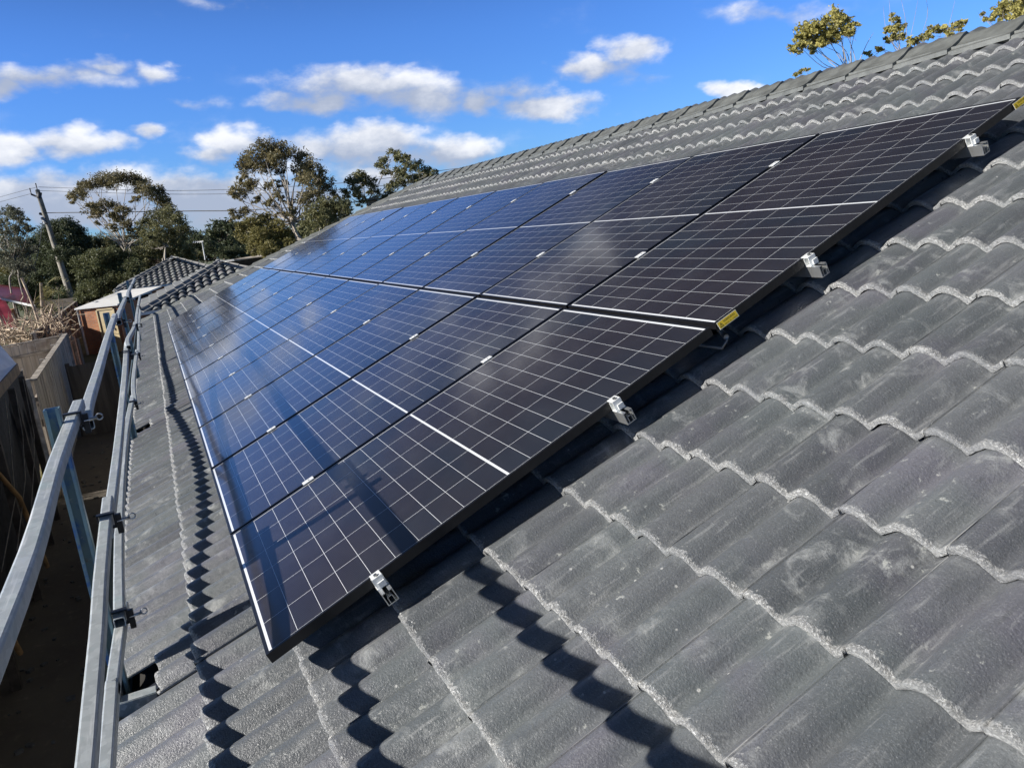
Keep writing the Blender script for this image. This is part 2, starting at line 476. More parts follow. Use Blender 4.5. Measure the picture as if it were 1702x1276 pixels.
def wloc(o):
    p = np.zeros(3)
    while o is not None:
        p += np.array(o.location); o = o.parent
    return p


def link(me, name, parent=None, loc=None):
    o = bpy.data.objects.new(name, me); COL.objects.link(o)
    if parent is not None: o.parent = parent
    elif loc is not None: o.location = tuple(float(x) for x in loc)
    return o


class MB:
    def __init__(s):
        s.v = []; s.f = []; s.uv = []; s.n = 0; s.sm = []

    def add(s, verts, faces, uvs=None, smooth=False):
        verts = [tuple(map(float, p)) for p in verts]
        s.v += verts
        for k, f in enumerate(faces):
            s.f.append(tuple(i + s.n for i in f))
            s.uv.append(uvs[k] if uvs else [(0, 0)] * len(f)); s.sm.append(smooth)
        s.n += len(verts)
        return s

    def box(s, c, size, ax=None):
        """oriented box; ax = 3x3 rows of axes"""
        c = np.array(c, float); h = np.array(size, float) / 2
        A = np.eye(3) if ax is None else np.array(ax, float)
        P = [c + (A.T @ (h * np.array(q))) for q in ((-1, -1, -1), (1, -1, -1), (1, 1, -1), (-1, 1, -1), (-1, -1, 1), (1, -1, 1), (1, 1, 1), (-1, 1, 1))]
        F = [(0, 3, 2, 1), (4, 5, 6, 7), (0, 1, 5, 4), (1, 2, 6, 5), (2, 3, 7, 6), (3, 0, 4, 7)]
        D = [(size[0], size[1])] * 2 + [(size[0], size[2]), (size[1], size[2])] * 2
        return s.add(P, F, [[(0, 0), (d[0], 0), (d[0], d[1]), (0, d[1])] for d in D])

    def tube(s, pts, rad, seg=8, cap=True, smooth=True):
        pts = [np.array(p, float) for p in pts]
        if isinstance(rad, (int, float)): rad = [rad] * len(pts)
        V = []; n = len(pts)
        ref = np.array([.03, .05, 1.0])
        for i, p in enumerate(pts):
            t = pts[min(i + 1, n - 1)] - pts[max(i - 1, 0)]; t = t / (np.linalg.norm(t) + 1e-9)
            if abs(t @ ref) > .97: ref = np.array([1.0, .1, .05])
            a = np.cross(t, ref); a /= np.linalg.norm(a) + 1e-9; b = np.cross(t, a)
            for k in range(seg):
                q = 2 * pi * k / seg
                V.append(p + rad[i] * (a * cos(q) + b * sin(q)))
        F = []
        for i in range(n - 1):
            for k in range(seg):
                k2 = (k + 1) % seg
                F.append((i * seg + k, i * seg + k2, (i + 1) * seg + k2, (i + 1) * seg + k))
        if cap: F += [tuple(range(seg)), tuple(range((n - 1) * seg, n * seg))[::-1]]
        return s.add(V, F, smooth=smooth)

    def sqtube(s, pts, w=.045, wall=.003):
        """hollow square tube with rounded corners running mostly along X"""
        prof = []
        r = w * .16; h = w / 2
        for cx, cy, a0 in ((h - r, h - r, 0), (-h + r, h - r, 90), (-h + r, -h + r, 180), (h - r, -h + r, 270)):
            for da in (0, 45, 90):
                a = math.radians(a0 + da); prof.append((cx + r * cos(a), cy + r * sin(a)))
        k = len(prof); n = len(pts); V = []
        for sc in (1.0, (h - wall) / h):
            for i, p in enumerate(pts):
                p = np.array(p, float)
                t = np.array(pts[min(i + 1, n - 1)], float) - np.array(pts[max(i - 1, 0)], float); t /= np.linalg.norm(t)
                y = np.cross((0, 0, 1), t); y /= np.linalg.norm(y); z = np.cross(t, y)
                for a, b in prof: V.append(p + y * a * sc + z * b * sc)
        F = []; o = n * k
        for i in range(n - 1):
            for j in range(k):
                j2 = (j + 1) % k
                F.append((i * k + j, i * k + j2, (i + 1) * k + j2, (i + 1) * k + j))
                F.append((o + i * k + j2, o + i * k + j, o + (i + 1) * k + j, o + (i + 1) * k + j2))
        for i in (0, n - 1):
            for j in range(k):
                j2 = (j + 1) % k
                F.append((i * k + j, i * k + j2, o + i * k + j2, o + i * k + j))
        return s.add(V, F)

    def build(s, name, mat, parent=None, loc=None, smooth=None):
        me = bpy.data.meshes.new(name)
        off = wloc(parent) if parent is not None else (np.array(loc, float) if loc is not None else np.zeros(3))
        V = [tuple(np.array(p) - off) for p in s.v]
        me.from_pydata(V, [], s.f)
        ul = me.uv_layers.new(name='UVMap')
        flat = [c for f in s.uv for q in f for c in q]
        ul.data.foreach_set('uv', flat)
        me.polygons.foreach_set('use_smooth', [bool(x) if smooth is None else smooth for x in s.sm])
        me.materials.append(MM[mat] if isinstance(mat, str) else mat)
        me.update()
        return link(me, name, parent, loc)


def np_mesh(name, V, F, mat, parent=None, loc=None, uv=None, tint=None, smooth=False):
    """V (n,3) world, F (m,4); uv per vertex (n,2); tint per vertex"""
    off = wloc(parent) if parent is not None else (np.array(loc, float) if loc is not None else np.zeros(3))
    me = bpy.data.meshes.new(name)
    V = (V - off).astype(np.float32)
    m, k = F.shape
    me.vertices.add(len(V)); me.vertices.foreach_set('co', V.ravel())
    me.loops.add(m * k); me.loops.foreach_set('vertex_index', F.astype(np.int32).ravel())
    me.polygons.add(m); me.polygons.foreach_set('loop_start', np.arange(0, m * k, k, dtype=np.int32))
    me.polygons.foreach_set('use_smooth', np.full(m, smooth, dtype=bool))
    me.materials.append(MM[mat])
    me.update(calc_edges=True)
    if uv is not None:
        ul = me.uv_layers.new(name='UVMap'); ul.data.foreach_set('uv', uv[F.ravel()].astype(np.float32).ravel())
    if tint is not None:
        a = me.attributes.new('tint', 'FLOAT', 'POINT'); a.data.foreach_set('value', tint.astype(np.float32))
    me.validate()
    return link(me, name, parent, loc)


A = math.radians(22.5); CA, SA = cos(A), sin(A)


def W(u, v, n):
    """roof plane coordinates: u along eave, v up the slope, n above the plane of the panel tops"""
    return np.array([u, -v * CA + n * SA, v * SA + n * CA])


EU, EV, EN = np.array([1, 0, 0]), np.array([0, -CA, SA]), np.array([0, SA, CA])
AX = np.array([EU, EV, EN])

# ------------------------------------------------------------------ tiles
G = .3405; TW = .300; TH = .047


def prof(s, wp=.15):
    t = (s - .04) / wp
    w = np.abs(np.sin(pi * t))
    f = np.sqrt(w ** 2 * .985 + .015) ** .9
    return TH * (f - .62)


def gen_tiles(O, eu, ev, en, us, vs, clip, seg=22, rows=5, tweak=None, jit=1.0, step=.025, wp=.15, amp=1.0):
    """us: left edges of tiles, vs: front edges; clip(v)->(umin,umax)"""
    O, eu, ev, en = map(lambda q: np.array(q, float), (O, eu, ev, en))
    sc = np.linspace(-.0015, TW + .0015, seg + 1)
    nprof = prof(sc, wp) * amp
    nprof = nprof + np.where(sc < .010, .0022, 0) - np.where(sc > .293, .0010, 0)
    vr = np.concatenate([[.003, .0, .003], np.linspace(.014, G + .03, rows - 1)])
    nr = np.concatenate([[-.021, -.004, 0.], np.zeros(rows - 1)]) - step * vr / G
    # side skirts
    scx = np.concatenate([[0], sc, [TW]])
    npx = np.concatenate([[nprof[0] - .016], nprof, [nprof[-1] - .016]]); scx[0] = -.0015; scx[-1] = TW + .0015
    S, Vv = np.meshgrid(scx, vr); Nn = npx[None, :] + nr[:, None]
    Rn, Cn = S.shape
    tiles = [(u, v) for v in vs for u in us]
    T = []
    for (u, v) in tiles:
        a, b = clip(v + G * .5)
        lo, hi = clip(v)
        if u + TW < min(a, lo) + .01 or u > max(b, hi) - .01: continue
        T.append((u, v))
    T = np.array(T); nt = len(T)
    tu = T[:, 0]; tv = T[:, 1] + rng.normal(0, .0022, nt) * jit; dn = rng.normal(0, .0012, nt) * jit
    if tweak is not None: tweak(T, tv, dn)
    skew = rng.normal(0, .006, nt) * jit
    U = tu[:, None, None] + S[None]
    V_ = tv[:, None, None] + Vv[None] + skew[:, None, None] * (S[None] - TW / 2)
    NN = dn[:, None, None] + Nn[None] + rng.normal(0, .006, nt)[:, None, None] * jit * (S[None] - TW / 2)
    # crumbly front edge
    cr = rng.normal(0, .0011, (nt, 3, Cn)) * jit
    V_[:, :3, :] += cr
    NN[:, :3, :] += rng.normal(0, .0008, (nt, 3, Cn)) * jit
    ums = np.array([clip(v) for v in (T[:, 1])]);
    um0 = np.array([[clip(x)[0] for x in (T[i, 1] + vr)] for i in range(nt)])[:, :, None]
    um1 = np.array([[clip(x)[1] for x in (T[i, 1] + vr)] for i in range(nt)])[:, :, None]
    U = np.clip(U, um0, um1)
    P = O + U[..., None] * eu + V_[..., None] * ev + NN[..., None] * en
    i, j = np.meshgrid(np.arange(Rn - 1), np.arange(Cn - 1), indexing='ij')
    q = np.stack([i * Cn + j, i * Cn + j + 1, (i + 1) * Cn + j + 1, (i + 1) * Cn + j], -1).reshape(-1, 4)
    F = (q[None] + (np.arange(nt) * Rn * Cn)[:, None, None]).reshape(-1, 4)
    uv = np.stack([np.broadcast_to(S[None], U.shape), np.broadcast_to(Vv[None], U.shape)], -1).reshape(-1, 2)
    tint = np.repeat(rng.random(nt), Rn * Cn)
    return P.reshape(-1, 3), F, uv, tint


# main house
V0 = .050 - 2 * G                       # front of the eave course
NR = -.140                              # mean height of the tile fronts
VRIDGE = 5.50
UCORN = 18.45; UEND = -5.3
house = thing('house', 'house under a dark grey concrete tile roof that carries the solar panels, with eave gutter', 'house', (6, -5, -3.0))
EAVE_Y = W(0, V0, NR)[1]; EAVE_Z = W(0, V0, NR)[2]
RIDGE = W(0, VRIDGE, NR)
hipu = lambda v: UCORN - (v - V0) * CA
us = -1.265 + TW * np.arange(-13, 67)


def tweak(T, tv, dn):
    for k, (u, v) in enumerate(T):
        for hu in (.535, 5.335):
            if abs(u - hu) < .02 and abs(v - V0) < .01: tv[k] += .185; dn[k] += .004
            if abs(u - hu) < .02 and abs(v - V0 - G) < .01: dn[k] += .016


nc = int((VRIDGE - V0) / G) + 1
v1, f1, u1, t1 = gen_tiles(NR * EN, EU, EV, EN, us, V0 + G * np.arange(nc), lambda v: (UEND, min(hipu(v), UCORN)) if v < VRIDGE + .4 else (0, 0), tweak=tweak)
roof = np_mesh('roof', v1, f1, 'roof_tile', house, uv=u1, tint=t1, smooth=True)
# hip end (faces away, +X) and rear slope
HY = EAVE_Y - RIDGE[1]                  # plan run
ex = np.array([0, -1, 0]); hv = np.array([-CA, 0, SA]); hn = np.array([SA, 0, CA])
O2 = np.array([UCORN, EAVE_Y, EAVE_Z])
v2, f2, u2, t2 = gen_tiles(O2, ex, hv, hn, np.arange(0, 2 * HY, TW), G * np.arange(nc), lambda v: (v * CA, 2 * HY - v * CA) if v < HY / CA else (HY, HY), seg=8, rows=3)
np_mesh('hip_end_tiles', v2, f2, 'roof_tile', house, uv=u2, tint=t2, smooth=True)
O3 = np.array([0, EAVE_Y - 2 * HY, EAVE_Z]); rv = np.array([0, CA, SA]); rn = np.array([0, -SA, CA])
v3, f3, u3, t3 = gen_tiles(O3, EU, rv, rn, np.arange(UEND, UCORN, TW), G * np.arange(nc), lambda v: (UEND, UCORN - v * CA) if v < HY / CA else (0, 0), seg=8, rows=3)
np_mesh('rear_tiles', v3, f3[:, ::-1], 'roof_tile', house, uv=u3, tint=t3, smooth=True)
# dark deck under the tiles
b = MB()
e0 = EAVE_Y - .05; z0 = EAVE_Z - .075
ry = RIDGE[1]; rz = RIDGE[2] - .085; ye = EAVE_Y - 2 * HY + .05
P = [(UEND, e0, z0), (UCORN - .05, e0, z0), (UCORN - HY, ry, rz), (UEND, ry, rz), (UEND, ye, z0), (UCORN - .05, ye, z0)]
b.add(P, [(0, 1, 2, 3), (3, 2, 5, 4), (1, 5, 2)])
b.build('roof_deck', 'deck_dark', house)
# walls
b = MB()
wx0, wx1, wy0, wy1 = UEND + .1, UCORN - .55, EAVE_Y - .5, EAVE_Y - 2 * HY + .5
b.box(((wx0 + wx1) / 2, (wy0 + wy1) / 2, (-3 + z0 - .02) / 2), (wx1 - wx0, wy0 - wy1, z0 - .02 + 3))
b.build('wall', 'house_render', house)
# soffit + fascia
b = MB()
b.box(((UEND + UCORN) / 2, EAVE_Y - .27, z0 - .13), (UCORN - UEND, .46, .02))
b.box((UCORN - .29, (e0 + ye) / 2, z0 - .13), (.5, e0 - ye - .5, .02))
b.build('soffit', 'white_paint', house)
b = MB()
b.box(((UEND + UCORN) / 2, EAVE_Y - .03, z0 - .06), (UCORN - UEND, .02, .17))
b.box((UCORN - .03, (e0 + ye) / 2, z0 - .06), (.02, e0 - ye, .17))
b.build('fascia', 'gutter_paint', house)


def gutter(b, p, q, out):
    """open box gutter from p to q; out = horizontal outward direction"""
    p, q, out = map(np.array, (p, q, out)); d = (q - p); Lg = np.linalg.norm(d); d = d / Lg
    axs = [d, out, (0, 0, 1)]; c = (p + q) / 2
    b.box(c + out * .058 + np.array([0, 0, -.095]), (Lg, .116, .003), axs)
    b.box(c + out * .1165 + np.array([0, 0, -.05]), (Lg, .003, .093), axs)
    b.box(c + out * .111 + np.array([0, 0, -.004]), (Lg, .016, .009), axs)
    b.box(c + out * .0015 + np.array([0, 0, -.05]), (Lg, .003, .085), axs)


b = MB()
gutter(b, (UEND, EAVE_Y - .018, EAVE_Z - .025), (UCORN, EAVE_Y - .018, EAVE_Z - .025), (0, 1., 0))
gutter(b, (UCORN - .018, EAVE_Y, EAVE_Z - .025), (UCORN - .018, EAVE_Y - 2 * HY, EAVE_Z - .025), (1., 0, 0))
b.build('gutter', 'gutter_paint', house)


def cap_run(name, p, q, sides, mat, parent, pitch=.412, hw=.17, drop=.075, rise=.032, lift=.0):
    """overlapping ridge caps from p (near) to q; sides: two downslope unit vectors"""
    p, q = np.array(p, float), np.array(q, float)
    Lr = np.linalg.norm(q - p); d = (q - p) / Lr; n = int(Lr / pitch); pitch = Lr / n
    s1, s2 = np.array(sides[0], float), np.array(sides[1], float)
    V = []; F = []
    for k in range(n):
        for (t, hh, wmul) in ((k * pitch - .03, .021, 1.04), (k * pitch - .028, .023, 1.05), (k * pitch + .02, .020, 1.04), ((k + 1) * pitch - .02, 0.0, 1.0)):
            c = p + d * t + np.array([0, 0, lift])
            jz = rng.normal(0, .0015)
            for a in (-1, -.75, -.4, -.15, 0, .15, .4, .75, 1):
                sv = s1 if a < 0 else s2
                x = abs(a) * hw * wmul
                z = rise * (1 - min(1, abs(a) * 2) ** 2) if abs(a) < .5 else 0
                V.append(c + sv * x + np.array([0, 0, hh + z + jz + .016]))
        o = k * 36
        for i in range(3):
            for j in range(8):
                F.append((o + i * 9 + j, o + i * 9 + j + 1, o + (i + 1) * 9 + j + 1, o + (i + 1) * 9 + j))
        # thick near lip
        base = len(V)
    b = MB(); b.add(V, F)
    # lips
    for k in range(n):
        o = k * 36
        Vl = [V[o + j] for j in range(9)] + [V[o + j] - np.array([0, 0, .028]) for j in range(9)]
        b.add(Vl, [(j, j + 9, j + 10, j + 1) for j in range(8)])
        for e in (0, 8):
            b.add([V[o + e], V[o + 27 + e], V[o + 27 + e] - np.array([0, 0, .03]), V[o + e] - np.array([0, 0, .03])], [(0, 1, 2, 3)])
    return b.build(name, mat, parent, smooth=False)


rt = RIDGE.copy()
cap_run('ridge_capping', (UEND, rt[1], rt[2] + .005), (UCORN - HY, rt[1], rt[2] + .005), ((0, CA, -SA), (0, -CA, -SA)), 'ridge_cap', house, hw=.20)
hd = np.array([HY, HY, 0])
hp = np.array([UCORN, EAVE_Y, EAVE_Z]); hq = np.array([UCORN - HY, rt[1], rt[2]])
k = 1 / sqrt(2)
s_in = np.array([-k, k, 0]) ; s_out = np.array([k, -k, 0])
# downslope directions across the hip, following the two roof planes
sa = EU * -1.0 * .0
hdir = (hp - hq) / np.linalg.norm(hp - hq)


def perp(nrm):
    t = np.cross(hdir, nrm); t /= np.linalg.norm(t)
    if t[2] > 0: t = -t
    return t


cap_run('hip_capping', hp, hq, (perp(EN), perp(hn)), 'ridge_cap', house, hw=.15)
b = MB()
b.box(((UEND + UCORN - HY) / 2, rt[1] + .150 * CA, rt[2] - .150 * SA + .008), (UCORN - HY - UEND, .03, .05))
b.build('mortar_bedding', 'ridge_cap', house)

# ------------------------------------------------------------------ solar panels
PD = .035


def make_panel():
    t = thing('solar_panel', 'x', 'solar panel')
    b = MB()
    for (cu, cv, su, sv) in ((FRW / 2, PL / 2, FRW, PL), (PW - FRW / 2, PL / 2, FRW, PL)):
        b.box((cu, cv, -PD / 2), (su, sv, PD))
    for cv in (FRW / 2, PL - FRW / 2):
        b.box((PW / 2, cv, -PD / 2 - .0004), (PW - 2 * FRW - .001, FRW, PD - .0008))
    # backsheet side
    fr = b.build('frame', 'black_frame', t)
    b = MB()
    sw, sl2 = PW - 2 * FRW, PL - 2 * FRW
    b.add([(FRW, FRW, -.0016), (PW - FRW, FRW, -.0016), (PW - FRW, PL - FRW, -.0016), (FRW, PL - FRW, -.0016)],
          [(0, 1, 2, 3)], [[(0, 0), (sw, 0), (sw, sl2), (0, sl2)]])
    b.build('cell_sheet', 'solar_glass', t)
    b = MB(); b.box((PW / 2, PL / 2, -.007), (sw - .002, sl2 - .002, .003))
    b.build('backsheet', 'black_frame', t)
    return t


ORD = ['nearest', 'second', 'third', 'fourth', 'fifth', 'sixth', 'seventh', 'eighth', 'ninth', 'tenth', 'farthest']
Rm = Matrix((tuple(EU), tuple(EV), tuple(EN))).transposed().to_4x4()
proto = make_panel()
panels = []
for r in range(2):
    for i in range(11):
        if r == 0 and i == 0: o = proto
        else:
            o = proto.copy(); COL.objects.link(o)
            for ch in proto.children:
                c = ch.copy(); COL.objects.link(c); c.parent = o
        du, dv, dn = (random.gauss(0, .0012), random.gauss(0, .0012), random.gauss(0, .0007)) if (i or r) else (0, 0, 0)
        loc = W(i * (PW + PGAP) + du, r * (PL + PGAP) + dv, dn)
        o.matrix_world = Matrix.Translation(Vector(loc)) @ Rm @ Matrix.Rotation(random.gauss(0, .0012), 4, 'X') @ Matrix.Rotation(random.gauss(0, .0012), 4, 'Y')
        rowt = 'lower row, beside the eave' if r == 0 else 'upper row, under the ridge'
        if i in (0, 10): lab = '%s black solar panel of the %s' % (ORD[i], rowt)
        else: lab = '%s black solar panel from the camera end in the %s' % (ORD[i], rowt)
        if r == 1 and i == 0: lab = 'nearest black solar panel of the upper row, with yellow warning labels on its frame'
        o['label'] = lab; o['category'] = 'solar panel'; o['group'] = 'solar panels bolted to the roof'
        panels.append(o)

# yellow warning labels (flat stickers on the frame of the nearest upper panel)
m = simple('sticker_yellow', (.80, .56, .03), .45, var=.08, sc=200)
simple('sticker_edge', (.82, .80, .66), .5, var=.03)
simple('sticker_ink', (.03, .025, .01), .5, var=.05)


def text_mesh(s, size):
    cu = bpy.data.curves.new('txt', 'FONT'); cu.body = s; cu.size = size; cu.align_x = 'LEFT'
    ob = bpy.data.objects.new('txt', cu); COL.objects.link(ob)
    dg = bpy.context.evaluated_depsgraph_get(); dg.update()
    me = bpy.data.meshes.new_from_object(ob.evaluated_get(dg))
    V = [tuple(v.co) for v in me.vertices]; F = [tuple(p.vertices) for p in me.polygons]
    bpy.data.objects.remove(ob); bpy.data.curves.remove(cu); bpy.data.meshes.remove(me)
    return V, F


def sticker(par, v0, length=.100, height=.030):
    """lies on the near side face of the frame, tilted a little outward; text runs along v"""
    base = W(-.0035, v0, -.001)
    xx = EV; yy = EN * .90 + EU * .28; yy = yy / np.linalg.norm(yy); zz = np.cross(xx, yy)
    # outward side is -u
    if zz[0] > 0: zz = -zz
    b0 = base - yy * height
    def pt(x, y, z): return b0 + xx * x + yy * y + zz * z
    b = MB()
    b.add([pt(0, 0, 0), pt(length, 0, 0), pt(length, height, 0), pt(0, height, 0), pt(0, 0, .0006), pt(length, 0, .0006), pt(length, height, .0006), pt(0, height, .0006)],
          [(0, 1, 2, 3), (4, 5, 6, 7), (0, 1, 5, 4), (2, 3, 7, 6), (0, 3, 7, 4), (1, 2, 6, 5)])
    st = b.build('warning_label', 'sticker_edge', None)
    st.matrix_world = Matrix.Identity(4)
    # parent while keeping world coordinates
    st.parent = par; bpy.context.view_layer.update(); st.matrix_parent_inverse = par.matrix_world.inverted()
    st['label'] = 'yellow warning label with black lettering'
    b = MB(); e = .0022
    b.add([pt(e, e, .0009), pt(length - e, e, .0009), pt(length - e, height - e, .0009), pt(e, height - e, .0009)], [(0, 1, 2, 3)])
    y = b.build('label_face', 'sticker_yellow', None); y.parent = st
    b = MB()
    for s, x, yy_, sz in (('WARNING', .028, .0158, .0125), ('SOLAR DC CABLES', .028, .0050, .0078)):
        V, F = text_mesh(s, sz)
        b.add([pt(x + p[0], yy_ + p[1], .0013) for p in V], F)
    # triangle symbol
    T = [(.005, .006), (.024, .006), (.0145, .0235)]; Ti = [(.0083, .008), (.0207, .008), (.0145, .0193)]
    b.add([pt(*p, .0013) for p in T + Ti], [(0, 1, 4, 3), (1, 2, 5, 4), (2, 0, 3, 5)])
    b.add([pt(*p, .0013) for p in ((.0137, .0115), (.0153, .0115), (.0153, .0165), (.0137, .0165))], [(0, 1, 2, 3)])
    b.add([pt(*p, .0013) for p in ((.0137, .0090), (.0153, .0090), (.0153, .0105), (.0137, .0105))], [(0, 1, 2, 3)])
    k_ = b.build('lettering', 'sticker_ink', None); k_.parent = st


sticker(panels[11], 1.932)
sticker(panels[11], 1.923 + PL - .065, .10)

# ------------------------------------------------------------------ mounting rails with clamps
RV = [.400, 1.415, 2.430, 3.445]
RO = ['lowest', 'second from the eave', 'third from the eave', 'topmost']
for ri, rv_ in enumerate(RV):
    t = thing('mounting_rail', '%s silver mounting rail, its clamped end poking out past the black frame' % RO[ri], 'mounting rail', W(-.07, rv_, -.1), 'rails under the solar panels')
    U1 = 11 * (PW + PGAP) + .03; Um = (U1 - .07) / 2; Lr = U1 + .07
    b = MB()
    for (dv, dn, sv, sn) in ((0, -.082, .040, .003), (-.0185, -.060, .003, .041), (.0185, -.060, .003, .041), (-.0135, -.0378, .013, .003), (.0135, -.0378, .013, .003), (-.0085, -.0685, .0022, .024), (.0085, -.0685, .0022, .024), (0, -.0555, .0148, .0022)):
        b.box(W(Um, rv_ + dv, dn), (Lr, sv, sn), AX)
    b.build('rail_body', 'anodised', t)
    # feet
    for fu in np.arange(.55, 12.6, 1.2):
        b = MB(); b.box(W(fu, rv_ - .035, -.075), (.04, .004, .085), AX); b.box(W(fu, rv_ - .10, -.113), (.04, .13, .004), AX)
        b.build('tile_hook', 'anodised', t)
    # end clamp
    b = MB()
    b.box(W(-.0105, rv_, .0022), (.037, .036, .0036), AX)
    b.box(W(-.028, rv_, -.0165), (.004, .036, .034), AX)
    b.box(W(-.0055, rv_, -.0180), (.003, .040, .031), AX)
    b.box(W(-.019, rv_, -.0345), (.026, .042, .004), AX)
    b.box(W(-.035, rv_ + .003, -.022), (.010, .024, .020), AX)
    ec = b.build('end_clamp', 'bright_alu', t)
    b = MB(); b.tube([W(-.018, rv_, .004), W(-.018, rv_, .0105)], .0068, 6, smooth=False); b.build('bolt', 'bolt_steel', ec)
    for j in range(1, 11):
        uc = j * (PW + PGAP) - PGAP / 2
        b = MB(); b.box(W(uc, rv_, .0030), (.036, .055, .0040), AX); b.box(W(uc, rv_, -.015), (.012, .045, .03), AX)
        b.tube([W(uc, rv_, .004), W(uc, rv_, .009)], .0062, 6, smooth=False)
        b.build('mid_clamp', 'bright_alu', t)
# cable end hanging below the frame
b = MB()
pts = [W(.35, 2.02, -.07), W(.16, 2.0, -.075), W(.04, 1.97, -.065), W(-.005, 1.945, -.085), W(.02, 1.93, -.115), W(.2, 1.93, -.12)]
b.tube([pts[0]] + pts[1:], .0055, 6)
b.tube([W(.055, 1.975, -.068), W(-.002, 1.950, -.074)], .011, 8)
c = b.build('solar_cable', 'plastic_grey', None, loc=W(.02, 1.95, -.12))
setprops(c, 'grey cable connector drooping in the shadow below the yellow label', 'cable')

# ------------------------------------------------------------------ guard rail
def catmull(P, m=6):
    P = [np.array(p, float) for p in P]
    out = []
    for i in range(len(P) - 1):
        p0 = P[max(i - 1, 0)]; p1 = P[i]; p2 = P[i + 1]; p3 = P[min(i + 2, len(P) - 1)]
        for t in np.linspace(0, 1, m, endpoint=False):
            out.append(.5 * ((2 * p1) + (-p0 + p2) * t + (2 * p0 - 5 * p1 + 4 * p2 - p3) * t * t + (-p0 + 3 * p1 - 3 * p2 + p3) * t ** 3))
    return out + [P[-1]]


RAILS = {
    'top': [[(-4.6, .445, .90), (-2.2, .445, .70), (-.67, .445, .630), (.2, .445, .672), (1.12, .445, .690)],
            [(.93, .412, .640), (1.3, .435, .645), (2.28, .44, .660), (3.64, .44, .702), (5.30, .44, .738)],
            [(5.05, .41, .695), (5.8, .44, .693), (9.15, .44, .699)],
            [(8.75, .41, .70), (10.5, .44, .695), (14.5, .44, .687), (17.7, .44, .690)]],
    'middle': [[(-4.6, .40, .30), (-1.5, .40, .238), (-.3, .40, .275), (.17, .40, .316), (.86, .40, .352)],
               [(.62, .405, .302), (1.26, .40, .318), (2.03, .40, .331), (3.0, .40, .362), (4.0, .40, .398), (5.35, .40, .475)],
               [(5.0, .378, .475), (5.7, .40, .470), (7.96, .40, .372), (9.1, .40, .355)],
               [(8.7, .378, .36), (11.5, .40, .325), (17.5, .40, .30)]],
    'bottom': [[(-4.6, .447, -.06), (-.2, .447, -.058), (.2, .447, -.060), (.98, .447, -.125)],
               [(.70, .442, -.066), (1.2, .447, -.012), (1.7, .447, .037), (2.3, .447, .066), (3.2, .447, .080), (3.9, .447, .060), (5.35, .447, -.004)],
               [(5.0, .425, .0), (6.16, .447, .020), (9.1, .447, -.008)],
               [(8.7, .425, -.01), (12.9, .447, .010), (17.6, .447, .015)]]}
for nm_, f_ in (('top', 1.026), ('middle', 1.055), ('bottom', 1.022)):
    for P_ in RAILS[nm_]:
        for i_ in range(len(P_)):
            q_ = np.array(P_[i_])
            if nm_ == 'top' and q_[0] < 0: continue
            P_[i_] = tuple(CW + (q_ - CW) * (1.05 if nm_ == 'bottom' and q_[0] > 1.0 else f_))
SECT = ['closest to the camera', 'second from the camera', 'third from the camera', 'farthest away']
for nm, secs in RAILS.items():
    for i, P in enumerate(secs):
        b = MB(); b.sqtube(catmull(P, 5), .042 if nm == 'top' else .040)
        o = b.build('guard_rail', 'galvanised', None, loc=P[0])
        setprops(o, '%s galvanised square guard rail length, %s, along the roof edge' % (nm, SECT[i]), 'guard rail', 'square tube rails of the roof edge guard')


def hook_clamp(par, x, y, z, w=.046):
    b = MB()
    b.box((x, y, z + w / 2 + .002), (.026, w + .014, .006)); b.box((x, y - w / 2 - .004, z - .004), (.026, .006, w + .010))
    b.box((x, y + w / 2 + .004, z - .004), (.026, .006, w + .010)); b.box((x, y, z - w / 2 - .006), (.026, w + .014, .006))
    b.box((x + .004, y - w / 2 - .016, z - .022), (.018, .02, .075))
    c = b.build('clamp', 'black_steel', par)
    b = MB()
    b.tube([(x, y - w / 2 - .01, z - .012), (x, y - w / 2 - .055, z - .008)], .006, 7)
    ring = [(x + .002, y - w / 2 - .062 + .012 * cos(a), z - .006 + .012 * sin(a)) for a in np.linspace(0, 2 * pi, 10)]
    b.tube(ring, .003, 5, cap=False)
    b.build('thumb_bolt', 'anodised', c)


def secz(nm, x):
    best = None
    for P in RAILS[nm]:
        P = catmull(P, 5)
        for p in P:
            if best is None or abs(p[0] - x) < best[0]: best = (abs(p[0] - x), p)
    return best[1]


